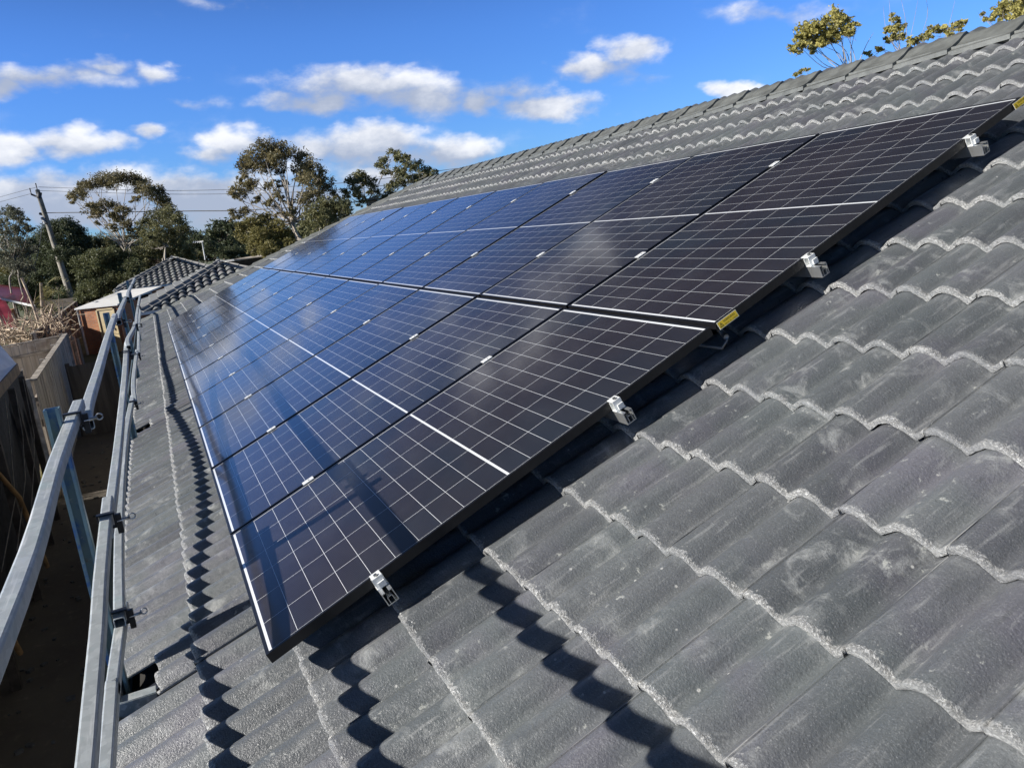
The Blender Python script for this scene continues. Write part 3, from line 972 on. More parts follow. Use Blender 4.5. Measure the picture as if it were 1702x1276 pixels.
PLAB = ['blue and grey guard post nearest the camera, fixed through a gap in the eave tiles',
        'blue steel guard post second from the camera, beside the slid eave tile', 'blue steel guard post third from the camera',
        'last blue steel guard post, near the hip corner of the roof']
for i, X in enumerate((.80, 5.2, 8.95, 13.8)):
    t = thing('guard_post', PLAB[i], 'guard post', (X, .50, -.75), 'posts of the roof edge guard')
    Y = .500
    zt, zb = (.745 if i == 0 else .78), -.80
    b = MB(); zc = (zt + zb) / 2
    b.box((X + .02, Y, zc), (.004, .050, zt - zb)); b.box((X, Y - .023, zc), (.036, .004, zt - zb)); b.box((X, Y + .023, zc), (.036, .004, zt - zb))
    b.box((X - .019, Y - .018, zc), (.003, .010, zt - zb)); b.box((X - .019, Y + .018, zc), (.003, .010, zt - zb))
    b.build('post_channel', 'blue_post', t)
    for nm in ('top', 'middle', 'bottom'):
        p = secz(nm, X + .02)
        hook_clamp(t, X + (.12 if nm == 'top' else .02), p[1], p[2])
    hu = X - .12 if i == 0 else X + .2
    # arm through the tiles
    b = MB()
    b.box((hu, .455, -.355), (.05, .16, .006)); b.box((hu - .025, .455, -.39), (.005, .16, .07)); b.box((hu + .025, .455, -.39), (.005, .16, .07))
    b.box((hu + .06 if i == 0 else hu - .1, .50, -.46), (.16, .006, .24))
    b.build('bracket_arm', 'galvanised', t)
    b = MB()
    b.box(W(hu + .02, -.50, -.185), (.06, .30, .008), AX)
    b.build('rafter_plate', 'black_steel', t)

# ------------------------------------------------------------------ ground
b = MB()
b.add([(-60, -160, -3), (260, -160, -3), (260, 160, -3), (-60, 160, -3)], [(0, 1, 2, 3)])
g = b.build('ground', 'ground_soil'); g['kind'] = 'structure'
b = MB()
for k in range(260):
    x = random.uniform(-1, 18); y = random.uniform(.75, 2.3); s = random.uniform(.01, .05)
    b.box((x, y, -3 + s * .3), (s * random.uniform(1, 2), s, s * .7), np.array(Matrix.Rotation(random.uniform(0, 3), 3, 'Z')))
o = b.build('rubble', 'mortar', None, loc=(8, 1.5, -3)); setprops(o, 'small stones and crumbs scattered on the bare soil beside the house', 'rubble', kind='stuff')


def grass(name, cx, cy, z, r, n, h, mat, label, seed=1):
    rg = np.random.default_rng(seed)
    a = rg.random(n) * 2 * pi; rr = r * np.sqrt(rg.random(n)); p = np.stack([cx + rr * np.cos(a) * 1.4, cy + rr * np.sin(a) * .5, np.full(n, z)], 1)
    th = rg.random(n) * pi; hgt = h * (.5 + rg.random(n)); lean = rg.normal(0, .35, (n, 2)) * hgt[:, None]
    wd = .006 + .006 * rg.random(n)
    d = np.stack([np.cos(th), np.sin(th), np.zeros(n)], 1) * wd[:, None]
    top = p + np.stack([lean[:, 0], lean[:, 1], hgt], 1)
    V = np.stack([p - d, p + d, top + d * .2, top - d * .2], 1).reshape(-1, 3)
    F = np.arange(n * 4).reshape(-1, 4)
    o = np_mesh(name, V, F, mat, None, (cx, cy, z), tint=np.repeat(rg.random(n), 4))
    return setprops(o, label, 'grass', kind='stuff')


grass('grass', 13.7, 2.9, -3, .8, 900, .45, 'leaf_lemon', 'tuft of sunlit grass behind the shade cloth posts')

# ------------------------------------------------------------------ fences
def paling_fence(name, label, p, q, z0, z1, mat, railside, capmat='timber_grey', bw=.10, nrail=2, corr=False, group=None, cap=True, step=0.0):
    p, q = np.array(p, float), np.array(q, float); d = q - p; Lf = np.linalg.norm(d); d /= Lf; nrm = np.array([-d[1], d[0]])
    t = thing(name, label, 'fence', (p[0], p[1], z0), group)
    b = MB(); n = int(Lf / bw)
    for k in range(n):
        c = p + d * (k + .5) * Lf / n; off = nrm * ((.012 if k % 2 else 0) + random.gauss(0, .003))
        hh = z1 + random.gauss(0, .008) - (step * k / n)
        b.box((c[0] + off[0], c[1] + off[1], (z0 + hh) / 2), (Lf / n * (1.12 if k % 2 else .93), .014, hh - z0), [(d[0], d[1], 0), (nrm[0], nrm[1], 0), (0, 0, 1)])
    b.build('palings', mat, t)
    for k in range(nrail):
        b = MB(); zz = z0 + (z1 - z0) * (.2 + .65 * k / max(1, nrail - 1)); c = (p + q) / 2 + nrm * railside * .045
        b.box((c[0], c[1], zz), (Lf, .045, .075), [(d[0], d[1], 0), (nrm[0], nrm[1], 0), (0, 0, 1)])
        b.build('rail', capmat, t)
    m_ = max(2, int(Lf / 2.4) + 1)
    for k in range(m_):
        c = p + d * Lf * k / (m_ - 1) + nrm * railside * .10
        b = MB(); b.box((c[0], c[1], (z0 + z1) / 2 + .03), (.10, .10, z1 - z0 + .06), [(d[0], d[1], 0), (nrm[0], nrm[1], 0), (0, 0, 1)])
        b.build('fence_post', capmat, t)
    if cap:
        b = MB(); c = (p + q) / 2
        b.box((c[0], c[1], z1 + .03), (Lf + .05, .12, .035), [(d[0], d[1], 0), (nrm[0], nrm[1], 0), (0, 0, 1)])
        b.build('top_cap', capmat, t)
    return t


paling_fence('paling_fence', 'weathered tall paling fence along the side path, its pale cap catching the sun', (13.9, 2.36), (23.2, 2.62), -3, -.78, 'paling', 1, group=None)
paling_fence('paling_fence', 'grey timber fence with exposed rails meeting the side path fence at its far corner', (23.35, 2.66), (22.0, 5.2), -3, -.82, 'paling', 1, nrail=3)
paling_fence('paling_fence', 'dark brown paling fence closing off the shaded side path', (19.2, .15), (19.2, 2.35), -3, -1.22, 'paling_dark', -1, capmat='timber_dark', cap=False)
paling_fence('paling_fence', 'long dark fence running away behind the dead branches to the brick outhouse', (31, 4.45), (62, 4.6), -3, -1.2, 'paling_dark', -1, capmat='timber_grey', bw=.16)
paling_fence('paling_fence', 'low brown fence between the outhouse and the side path', (30.0, 4.3), (32.2, 3.35), -3, -1.65, 'paling', -1, capmat='timber_grey', bw=.12)

# neighbour's carport on the left: pale sheet, brown board, shade cloth
t = thing('carport', 'neighbour carport with pale sloping sheet, brown edge board and dark shade cloth hanging below', 'carport', (8, 2.6, -3))
b = MB()
P = [(12.7, 2.37, -.30), (3.0, 2.10, -.34), (3.0, 2.75, .16), (13.4, 2.72, .16)]
b.add([np.array(p) for p in P] + [np.array(p) + np.array([0, .02, -.03]) for p in P], [(0, 1, 2, 3), (7, 6, 5, 4), (0, 3, 7, 4), (0, 4, 5, 1)])
b.build('roof_sheet', 'white_sheet', t)
b = MB(); b.add([(12.72, 2.355, -.295), (3, 2.085, -.335), (3, 2.085, -.50), (12.72, 2.355, -.46), (12.72, 2.40, -.295), (3, 2.13, -.335), (3, 2.13, -.50), (12.72, 2.40, -.46)],
               [(0, 1, 2, 3), (4, 7, 6, 5), (0, 3, 7, 4), (2, 6, 7, 3), (0, 4, 5, 1)])
b.build('edge_board', 'brown_board', t)
V = []; nx, nz = 60, 14
for i in range(nx + 1):
    x = 3.0 + 10.4 * i / nx; y0 = 2.12 + (x - 3) * .0272
    for j in range(nz + 1):
        z = -.46 - 2.54 * j / nz
        y = y0 + .05 * sin(x * 4.1 + j * .3) * (j / nz) + .03 * sin(x * 9 + j) + .25 * (j / nz) ** 2
        V.append((x, y, z))
Fc = [(i * (nz + 1) + j, i * (nz + 1) + j + 1, (i + 1) * (nz + 1) + j + 1, (i + 1) * (nz + 1) + j) for i in range(nx) for j in range(nz)]
b = MB(); b.add(V, Fc, smooth=True); b.build('shade_cloth', 'shade_cloth', t)
for x in (4.2, 6.6, 9.0, 11.2, 12.5):
    b = MB(); y = 2.09 + (x - 3) * .0272; b.box((x, y - .02, -1.75), (.09, .09, 2.5)); b.build('post', 'timber_dark', t)
for x0, x1 in ((5.0, 7.0), (7.6, 9.6)):
    b = MB(); b.tube([(x0, 2.13, -.7), ((x0 + x1) / 2, 2.08, -1.5), (x1, 2.15, -2.8)], .03, 6); b.build('brace', 'timber_new', t)
for k in range(3):
    b = MB(); x0 = 8.2 + k * .9
    b.tube([(x0 + 2.2, 2.26, -.5), (x0 + 1.5, 2.2, -.9 - .2 * k), (x0 + .4, 2.12, -1.5), (x0 - 1.5, 2.05, -1.75 - .1 * k)], .006, 5)
    b.build('cord', 'timber_grey', t)
b = MB(); b.box((13.05, 2.62, -1.5), (.07, .25, .45)); o = b.build('timber_offcut', 'timber_new', None, loc=(13.05, 2.62, -1.7))
setprops(o, 'short piece of fresh orange timber fixed between the carport and the fence', 'timber')

# ------------------------------------------------------------------ outhouse
def quad_slab(b, P, th=.08, uw=None):
    P = [np.array(p, float) for p in P]
    n = np.cross(P[1] - P[0], P[3] - P[0]); n /= np.linalg.norm(n)
    if n[2] < 0: n = -n
    w = np.linalg.norm(P[1] - P[0]); h = np.linalg.norm(P[3] - P[0])
    b.add(P + [p - n * th for p in P], [(0, 1, 2, 3), (7, 6, 5, 4), (0, 4, 5, 1), (1, 5, 6, 2), (2, 6, 7, 3), (3, 7, 4, 0)],
          [[(0, 0), (w, 0), (w, h), (0, h)]] + [[(.3, 0)] * 4] * 5)




t = thing('outhouse', 'small orange brick outhouse with a cream door and flat white roof beyond the side path', 'outhouse', (37.0, 1.70, -3))
ox, oy, ow = 37.0, 1.70, 1.95                # near right corner, front width; built square, then turned towards the sun
b = MB(); b.box((ox + .8, oy + ow / 2, -1.93), (1.6, ow, 2.14)); b.build('wall', 'brick', t)
b = MB(); quad_slab(b, [(ox - .15, oy - .12, -.84), (ox - .15, oy + ow + .12, -.84), (ox + 3.4, oy + ow + .12, -.42), (ox + 3.4, oy - .12, -.42)], .06); b.build('roof', 'white_roof', t)
b = MB(); b.box((ox - .02, oy + .62, -2.02), (.04, .80, 1.94)); d_ = b.build('door', 'cream_paint', t)
b = MB(); b.box((ox - .05, oy + 1.05, -2.02), (.06, .06, 1.98)); b.box((ox - .05, oy + .19, -2.02), (.06, .06, 1.98)); b.box((ox - .05, oy + .62, -1.01), (.06, .80, .06)); b.build('door_frame', 'cream_paint', t)
b = MB(); b.box((ox - .05, oy + .33, -1.95), (.03, .03, .12)); b.build('handle', 'bolt_steel', d_)
b = MB(); b.tube([(ox - .08, oy + ow + .02, -.9), (ox - .08, oy + ow + .02, -3)], .05, 8); b.build('downpipe', 'white_paint', t)
t.rotation_euler.z = math.radians(-34)
t = thing('garden_wall', 'low stone wall with a pale timber edge in front of the outhouse', 'wall', (31, 3.6, -3))
b = MB(); b.box((34.3, 3.75, -2.45), (.9, .9, 1.1)); b.build('stones', 'mortar', t)
b = MB(); b.box((33.6, 4.2, -2.1), (.10, 1.6, .10)); b.build('timber_edge', 'timber_grey', t)


# ------------------------------------------------------------------ neighbour houses (hipped tile roofs)
def hip_house(label, x0, y1, z, run, ridge_len, eave_len_y, group=None, antenna=False, seg=8):
    """end face looks at the camera (-X); y1 = left corner; run = plan run of the hip end (half width)"""
    t = thing('neighbour_house', label, 'house', (x0 + run, y1 - run, -3), group)
    wy = 2 * run; xe = x0 + run * 2 + ridge_len; zr = z + run * math.tan(A)
    nco = int(run / CA / G) + 1
    runs = run / CA
    # end face
    v, f, u_, ti = gen_tiles((x0, y1, z), (0, -1, 0), (CA, 0, SA), (-SA, 0, CA), np.arange(0, wy, TW), G * np.arange(nco), lambda v: (v * CA, wy - v * CA) if v < runs else (run, run), seg=seg, rows=3, jit=.6, wp=.3, amp=1.8, step=.055)
    np_mesh('end_roof', v, f[:, ::-1], 'neighbour_tile', t, uv=u_, tint=ti, smooth=True)
    Lx = xe - x0
    cl = lambda v: (v * CA, Lx - v * CA) if v < runs else (0, 0)
    v, f, u_, ti = gen_tiles((x0, y1, z), (1, 0, 0), (0, -CA, SA), (0, SA, CA), np.arange(0, Lx, TW), G * np.arange(nco), cl, seg=seg, rows=3, jit=.6, wp=.3, amp=1.8, step=.055)
    np_mesh('left_roof', v, f, 'neighbour_tile', t, uv=u_, tint=ti, smooth=True)
    v, f, u_, ti = gen_tiles((x0, y1 - wy, z), (1, 0, 0), (0, CA, SA), (0, -SA, CA), np.arange(0, Lx, TW), G * np.arange(nco), cl, seg=6, rows=3, jit=.6, wp=.3, amp=1.8, step=.055)
    np_mesh('right_roof', v, f[:, ::-1], 'neighbour_tile', t, uv=u_, tint=ti, smooth=True)
    b = MB(); b.add([(xe, y1, z), (xe, y1 - wy, z), (xe - run, y1 - run, zr)], [(0, 1, 2)])
    b.add([(x0 + .05, y1 - .05, z - .06), (xe - .05, y1 - .05, z - .06), (xe - run, y1 - run, zr - .07), (x0 + run, y1 - run, zr - .07), (x0 + .05, y1 - wy + .05, z - .06), (xe - .05, y1 - wy + .05, z - .06)],
          [(0, 1, 2, 3), (3, 2, 5, 4), (0, 3, 4)])
    b.build('roof_deck', 'deck_dark', t)
    ap = np.array([x0 + run, y1 - run, zr]); ap2 = np.array([xe - run, y1 - run, zr])
    en = np.array([-SA, 0, CA]); ln = np.array([0, SA, CA]); rn_ = np.array([0, -SA, CA])

    def caps(p, q, n1, n2):
        h = (q - p) / np.linalg.norm(q - p)
        ss = []
        for nn in (n1, n2):
            s_ = np.cross(h, nn); s_ /= np.linalg.norm(s_); ss.append(-s_ if s_[2] > 0 else s_)
        cap_run('hip_capping', p, q, ss, 'neighbour_cap', t, hw=.16, rise=.05)
    caps(np.array([x0, y1, z]), ap, en, ln)
    caps(np.array([x0, y1 - wy, z]), ap, en, rn_)
    if ridge_len > .3: cap_run('ridge_capping', ap, ap2, ((0, CA, -SA), (0, -CA, -SA)), 'neighbour_cap', t, hw=.16, rise=.05)
    b = MB()
    gutter(b, (x0 + .02, y1, z - .03), (x0 + .02, y1 - wy, z - .03), (-1., 0, 0))
    gutter(b, (x0, y1 - .02, z - .03), (xe, y1 - .02, z - .03), (0, 1., 0))
    b.build('gutter', 'white_paint', t)
    b = MB(); b.box(((x0 + xe) / 2, y1 - run, (z - .1 - 3) / 2), (Lx - .9, wy - .9, z - .1 + 3)); b.build('wall', 'brick', t)
    b = MB(); b.box((x0 + .43, y1 - 1.2, z - .85), (.05, .9, 1.0)); w_ = b.build('window', 'white_paint', t)
    b = MB(); b.box((x0 + .40, y1 - 1.2, z - .85), (.03, .76, .86)); b.build('pane', 'black_frame', w_)
    return t


simple('neighbour_cap', (.24, .235, .225), .7, var=.25, sc=6, bump=.3)
hip_house('neighbour house with the nearer hipped roof of dark shadowed tiles, pale ridge caps', 26.0, .62, -.60, 2.95, 1.3, 6, seg=10)
hip_house('neighbour house with the farther hipped tile roof, wedged behind the nearer one', 42.0, 1.85, -.42, 3.05, 2.0, 6, seg=8)
t = thing('tv_antenna', 'thin white aerial mast standing on the nearer neighbour ridge', 'antenna', at(341, 430, 31))
b = MB(); b.tube([at(341, 432, 31), at(336, 402, 31)], .02, 6); b.build('mast', 'white_paint', t)
b = MB(); b.tube([at(320, 403, 31), at(338, 401, 31)], .015, 5)
for k in range(5): b.tube([at(322 + 3 * k, 400.5, 31), at(322.5 + 3 * k, 404, 31)], .01, 4)
b.build('boom', 'white_paint', t)
# pale verge beyond the right side
t = thing('far_house', 'distant house showing only a pale roof edge above the hip of the near roof', 'house', (55, -9, -3))
b = MB(); p0, p1, p2 = at(362, 437, 50), at(470, 420, 50), at(480, 450, 46)
b.tube([p0, p1], .09, 5); b.build('roof_edge', 'bark_pale', t)
b = MB(); q0 = p0 + np.array([0, 0, -.35]); q1 = p1 + np.array([0, 0, -.5])
b.add([p0 + (0, 0, -.05), p1 + (0, 0, -.05), q1 + np.array([3, 0, -1.6]), q0 + np.array([3, 0, -1.6])], [(0, 1, 2, 3)]); b.build('wall', 'timber_dark', t)

# red roofed shed
t = thing('red_roof_house', 'low building with a dark red metal roof at the left beyond the dead branches', 'house', (46, 9, -3))


b = MB()
quad_slab(b, [at(58, 508, 44), at(4, 497, 44), at(-90, 462, 60), at(42, 478, 60)])
quad_slab(b, [at(8, 498, 43.9), at(-80, 485, 43.9), at(-90, 548, 39.5), at(34, 545, 39.5)])
b.build('roof', 'red_metal', t)
b = MB(); b.tube([at(3, 497, 43.7), at(58, 509, 43.7)], .07, 6); b.tube([at(-70, 549, 39.4), at(35, 546, 39.4)], .06, 6); b.build('roof_trim', 'white_paint', t)
b = MB(); w0 = at(20, 520, 46); b.box((w0[0] + 3, w0[1] + 3.6, -2.1), (5, 6, 1.6)); b.build('wall', 'brick', t)
# dark garage
t = thing('garden_shed', 'dark teal garden shed with a brown roof half hidden by dead fronds', 'shed', at(108, 540, 48) * np.array([1, 1, 0]) + np.array([0, 0, -3]))
c = at(108, 520, 48); b = MB(); b.box((c[0], c[1], (-3 + c[2] + .4) / 2), (2.4, 2.3, c[2] + .4 + 3)); b.build('wall', 'teal_paint', t)
b = MB(); quad_slab(b, [c + (-1.4, 1.5, .35), c + (-1.4, -1.5, .20), c + (1.6, -1.5, .75), c + (1.6, 1.5, .85)], .1); b.build('roof', 'timber_dark', t)

# ------------------------------------------------------------------ power pole and wires
pb = at(120, 500, 58); pt_ = at(62, 316, 58)
t = thing('power_pole', 'leaning timber power pole with crossarms at the left in front of the trees', 'power pole', (pb[0], pb[1], -3))
dz = (pt_ - pb); foot = pb + dz * ((-3 - pb[2]) / dz[2])
b = MB(); b.tube([foot, pb, pb + dz * .5, pt_], [.26, .24, .20, .15], 10); b.build('pole', 'pole_wood', t)
ca = at(52, 323, 58); cb_ = at(68, 330, 58)
b = MB(); b.tube([ca, cb_], .07, 6); b.tube([ca, ca + (0, 0, .45)], .04, 5); b.tube([pt_, pt_ + (0, 0, .5)], .04, 5); b.tube([at(65, 330, 57.8), at(66, 320, 57.8)], .16, 7); b.build('crossarm', 'wire_dark', t)
b = MB(); b.tube([at(66, 355, 58), at(78, 359, 58)], .10, 6); b.build('crossarm', 'wire_dark', t)
b = MB(); b.tube([at(70, 362, 57.7), at(76, 372, 57.7)], .13, 6); b.build('insulator', 'plastic_grey', t)


def wire(label, pts, r=.018):
    P = [at(*p) for p in pts]
    b = MB(); b.tube(catmull(P, 6), r, 4)
    o = b.build('power_line', 'wire_dark', None, loc=P[0]); setprops(o, label, 'power line', 'wires strung from the power pole')


wire('highest overhead wire running right from the pole top across the gum trees', [(64, 311, 58), (300, 317, 54), (560, 305, 50), (760, 280, 48)], .016)
wire('second overhead wire running right just below the highest one', [(64, 317, 58), (300, 323, 54), (560, 316, 50), (760, 292, 48)], .014)
wire('low thick overhead cable running right from the pole middle past the gum tree', [(72, 354, 58), (300, 351, 54), (420, 349, 52), (600, 335, 48), (760, 312, 45)], .03)
wire('upper overhead wire running left from the pole top', [(62, 311, 58), (20, 322, 60), (-60, 345, 62)], .014)
wire('lower overhead wire running left from the crossarm', [(52, 322, 58), (10, 333, 60), (-60, 352, 62)], .014)
wire('pale guy cable sagging from the pole down to the red roof', [(71, 366, 57.8), (67, 400, 55), (58, 440, 52), (42, 478, 50)], .022)


# ------------------------------------------------------------------ trees
def leaves(cent, rad, n, size, rg, aspect=.36, droop=.5):
    """n leaf quads in an ellipsoid, denser to the outside, in small sprays"""
    ns = max(4, n // 22)
    d = rg.normal(size=(ns, 3)); d /= np.linalg.norm(d, axis=1)[:, None]
    rr = rg.random(ns) ** .42 * 1.05
    sub = cent + d * rr[:, None] * rad
    idx = rg.integers(0, ns, n)
    p = sub[idx] + rg.normal(size=(n, 3)) * rad * .20
    ax = rg.normal(size=(n, 3)); ax[:, 2] = ax[:, 2] * .6 - droop; ax /= np.linalg.norm(ax, axis=1)[:, None]
    b_ = np.cross(ax, rg.normal(size=(n, 3))); b_ /= np.linalg.norm(b_, axis=1)[:, None] + 1e-9
    s = size * (.6 + .8 * rg.random(n)); l = ax * s[:, None] * .5; w = b_ * s[:, None] * aspect * .5
    V = np.stack([p - l, p + w, p + l, p - w], 1).reshape(-1, 3)
    ti = np.repeat(np.clip(rg.random(ns)[idx] * .6 + rg.random(n) * .4, 0, 1), 4)
    return V, ti


def tree(name, label, base, fork, blobs, mat, bark='bark_pale', depth=50, size=.165, dens=1.0, stems=1, seed=1, tr=.22, cat='tree', group=None, zr=.8, limbs=True, aspect=.36, bare=()):
    """base/fork: (px,py[,depth]); blobs: (px,py,r px[,ddepth])"""
    rg = np.random.default_rng(seed)
    B = at(base[0], base[1], base[2] if len(base) > 2 else depth); B0 = B.copy(); B0[2] = -3.05
    # keep the trunk upright from the ground
    Fk = at(fork[0], fork[1], fork[2] if len(fork) > 2 else depth)
    t = thing(name, label, cat, B0, group)
    Vs = []; Ts = []; lim = MB(); tr *= .75
    if depth > 40 or True:
        ex_ = []
        for bl in blobs:
            for q_ in range((1 if name == 'gum_tree' else 2) if depth > 40 else 1):
                a_ = rg.random() * 6.28; f_ = .85 + .3 * rg.random()
                ex_.append((bl[0] + bl[2] * f_ * cos(a_), bl[1] + abs(bl[2] * f_ * sin(a_)) * (.9 if depth > 40 else .3), bl[2] * (.55 + .2 * rg.random())))
        blobs = list(blobs) + [e for e in ex_ if e[2] > 2]
        nreal = len(blobs) - len(ex_)
    for bi, bl in enumerate(blobs):
        dd = depth + (bl[3] if len(bl) > 3 else rg.normal(0, 1.0) * depth * .025)
        c = at(bl[0], bl[1], dd); r = bl[2] * dd / FPX
        rad = np.array([r * 1.05, r, r * zr])
        r *= 1.42; n = int(dens * 19.0 * (r / size) ** 2 + 40)
        for rr_, nn in ((1.0, n),):
            V, ti = leaves(c, rad * rr_, nn, size, rg, aspect)
            Vs.append(V); Ts.append(ti)
        if limbs and bi < nreal:
            m1 = Fk + (c - Fk) * .5 + rg.normal(size=3) * r * .35 + np.array([0, 0, -.12 * np.linalg.norm(c - Fk)])
            lim.tube(catmull([Fk + rg.normal(size=3) * .05, m1, c], 4), list(np.linspace(tr * .30, tr * .07, 9)), 5)
            for k in range(4):
                e = c + rg.normal(size=3) * rad * .7
                s0 = Fk + (c - Fk) * .75
                lim.tube([s0 + (c - s0) * .2, (s0 + e) / 2 + rg.normal(size=3) * .1, e], [tr * .09, tr * .06, tr * .03], 4)
    for k in range(stems):
        o_ = rg.normal(size=3) * tr * (1.6 if stems > 1 else 0); o_[2] = 0
        mid = (B + Fk) / 2 + rg.normal(size=3) * tr * .8
        lim.tube(catmull([B0 + o_, B + o_ * .8, mid + o_ * .5, Fk], 4), list(np.linspace(tr * 1.1, tr * .5, 13)) if stems == 1 else list(np.linspace(tr * .6, tr * .3, 13)), 8)
    for br in bare:
        P = [at(q[0], q[1], q[2] if len(q) > 2 else depth) for q in br]
        lim.tube(catmull(P, 3), list(np.linspace(tr * .3, tr * .08, (len(P) - 1) * 3 + 1)), 4)
    lim.build('trunk', bark, t)
    V = np.concatenate(Vs); ti = np.concatenate(Ts)
    np_mesh('crown', V, np.arange(len(V)).reshape(-1, 4), mat, t, tint=ti)
    return t


tree('gum_tree', 'spreading flat topped gum tree with see-through brown crown, right of the power pole', (222, 432), (210, 408),
     [(128, 322, 13), (140, 312, 12), (152, 306, 15), (170, 298, 17), (190, 296, 18), (212, 296, 19), (232, 302, 18), (246, 313, 18), (258, 324, 17), (270, 335, 14), (282, 342, 10),
      (150, 347, 14), (168, 340, 13), (185, 342, 15), (205, 350, 14), (160, 360, 11), (196, 362, 12), (212, 372, 13), (186, 376, 9), (226, 330, 9), (120, 328, 9), (225, 390, 12)],
     'leaf_gum_brown', depth=55, seed=3, tr=.2, stems=3, dens=1.15, zr=.62, bare=[[(205, 415), (190, 385), (172, 362)], [(215, 410), (235, 370), (248, 340)], [(208, 410), (205, 370), (200, 335)], [(203, 412), (170, 375), (140, 345)]])
tree('gum_tree', 'rounded olive gum standing right of the flat topped one', (272, 440), (275, 410),
     [(262, 362, 17), (280, 356, 17), (296, 368, 16), (306, 384, 13), (250, 378, 15), (270, 384, 18), (288, 392, 16), (255, 396, 13), (240, 370, 9), (240, 392, 10), (300, 400, 12)],
     'leaf_gum', depth=52, seed=4, tr=.15, dens=1.5, stems=2)
tree('gum_tree', 'tall pale limbed gum tree in the middle, highest crown on the left side', (500, 412), (485, 370),
     [(436, 250, 19), (455, 244, 19), (420, 262, 17), (408, 274, 15), (474, 254, 19), (500, 262, 18), (516, 278, 18), (532, 290, 15), (543, 305, 14), (550, 322, 10), (404, 288, 11), (440, 275, 16), (462, 275, 14),
      (405, 312, 15), (390, 318, 11), (420, 305, 12), (510, 300, 18), (495, 285, 14), (525, 318, 15), (535, 335, 12), (394, 354, 12), (408, 348, 8), (450, 305, 9), (462, 322, 10), (470, 300, 9), (448, 336, 10), (480, 335, 9), (505, 330, 14), (488, 352, 10), (466, 354, 8), (430, 330, 8)],
     'leaf_gum_brown', depth=46, seed=5, tr=.22, stems=4, dens=1.3,
     bare=[[(488, 385), (466, 345), (440, 318), (410, 305)], [(490, 380), (480, 330), (470, 290)], [(496, 380), (500, 330), (505, 290)], [(478, 375), (440, 350), (405, 335)], [(486, 375), (478, 320), (455, 275)]])
tree('gum_tree', 'dense olive brown shrubby gum below the tall pale limbed one', (440, 425), (445, 405),
     [(420, 372, 17), (440, 366, 17), (460, 378, 17), (410, 390, 15), (430, 392, 19), (452, 398, 18), (473, 392, 14), (425, 410, 16), (448, 415, 16), (475, 408, 12), (402, 378, 9)],
     'leaf_olive', depth=43, seed=6, tr=.12, dens=2.0, stems=2)
tree('gum_tree', 'bushy green gum between the tall tree and the roof hip', (540, 385), (545, 368),
     [(520, 350, 14), (540, 342, 16), (558, 346, 16), (572, 342, 13), (530, 366, 15), (552, 364, 15), (512, 372, 12), (575, 358, 10), (535, 382, 12), (515, 390, 12)],
     'leaf_gum', depth=42, seed=7, tr=.12, dens=1.9, stems=2)
tree('gum_tree', 'smaller loose gum tree beside the ridge end, crown split in two clumps', (612, 350), (610, 335),
     [(595, 292, 13), (585, 302, 12), (606, 296, 12), (618, 304, 11), (592, 316, 11), (622, 318, 9), (640, 270, 11), (655, 256, 11), (668, 262, 12), (678, 278, 12), (695, 274, 12), (708, 284, 11), (720, 288, 9),
      (640, 284, 8), (660, 288, 12), (690, 296, 13), (705, 300, 10), (668, 304, 12), (650, 312, 11), (628, 332, 12), (645, 326, 11), (575, 322, 10), (600, 334, 9)],
     'leaf_gum', depth=48, seed=8, tr=.16, stems=3, dens=1.4, bare=[[(612, 345), (605, 320), (598, 300)], [(640, 330), (655, 300), (665, 275)]])
tree('conifer', 'dark round topped tree on the skyline left of the tall gum', (372, 420), (372, 400),
     [(358, 378, 14), (374, 372, 14), (390, 380, 12), (345, 392, 13), (366, 396, 16), (388, 398, 14), (400, 404, 10), (338, 404, 10), (326, 398, 9), (330, 412, 10)],
     'leaf_dark', bark='bark_dark', depth=75, seed=9, tr=.2, dens=1.6, size=.36)
tree('broadleaf_tree', 'dark green tree directly behind the power pole', (95, 470), (100, 430),
     [(78, 386, 17), (95, 378, 17), (112, 376, 17), (128, 388, 15), (66, 402, 17), (88, 408, 20), (110, 404, 20), (132, 408, 17), (70, 428, 18), (95, 432, 20), (120, 432, 19), (142, 398, 10), (60, 448, 15), (90, 455, 16)],
     'leaf_dark', bark='bark_dark', depth=60, seed=10, tr=.18, dens=2.0)
tree('broadleaf_tree', 'grey green airy tree at the left border of the view', (30, 470), (25, 430),
     [(8, 355, 11), (20, 348, 10), (30, 356, 9), (38, 368, 10), (2, 372, 13), (22, 376, 10), (12, 392, 15), (34, 392, 13), (4, 412, 16), (28, 414, 17), (46, 410, 12), (10, 436, 16), (38, 438, 16), (48, 380, 6)],
     'leaf_grey', depth=52, seed=11, tr=.14, stems=2, dens=1.15, bare=[[(28, 430), (26, 380), (30, 345)], [(22, 430), (10, 390), (6, 350)]])
tree('broadleaf_tree', 'bright green bushy tree behind the outhouse roof', (185, 500), (185, 470),
     [(140, 440, 19), (160, 430, 19), (182, 428, 19), (204, 430, 18), (150, 458, 19), (175, 452, 22), (200, 452, 20), (222, 446, 16), (160, 478, 18), (188, 476, 18), (212, 468, 15), (140, 486, 13)],
     'leaf_green', bark='bark_dark', depth=50, seed=12, tr=.12, dens=2.3)
tree('broadleaf_tree', 'olive bushy tree above the neighbour roofs', (265, 450), (265, 430),
     [(232, 420, 15), (250, 412, 16), (270, 414, 17), (292, 414, 15), (240, 438, 14), (262, 434, 16), (285, 430, 14), (312, 418, 13), (330, 424, 10), (225, 448, 11)],
     'leaf_gum', bark='bark_dark', depth=56, seed=13, tr=.12, dens=2.0)
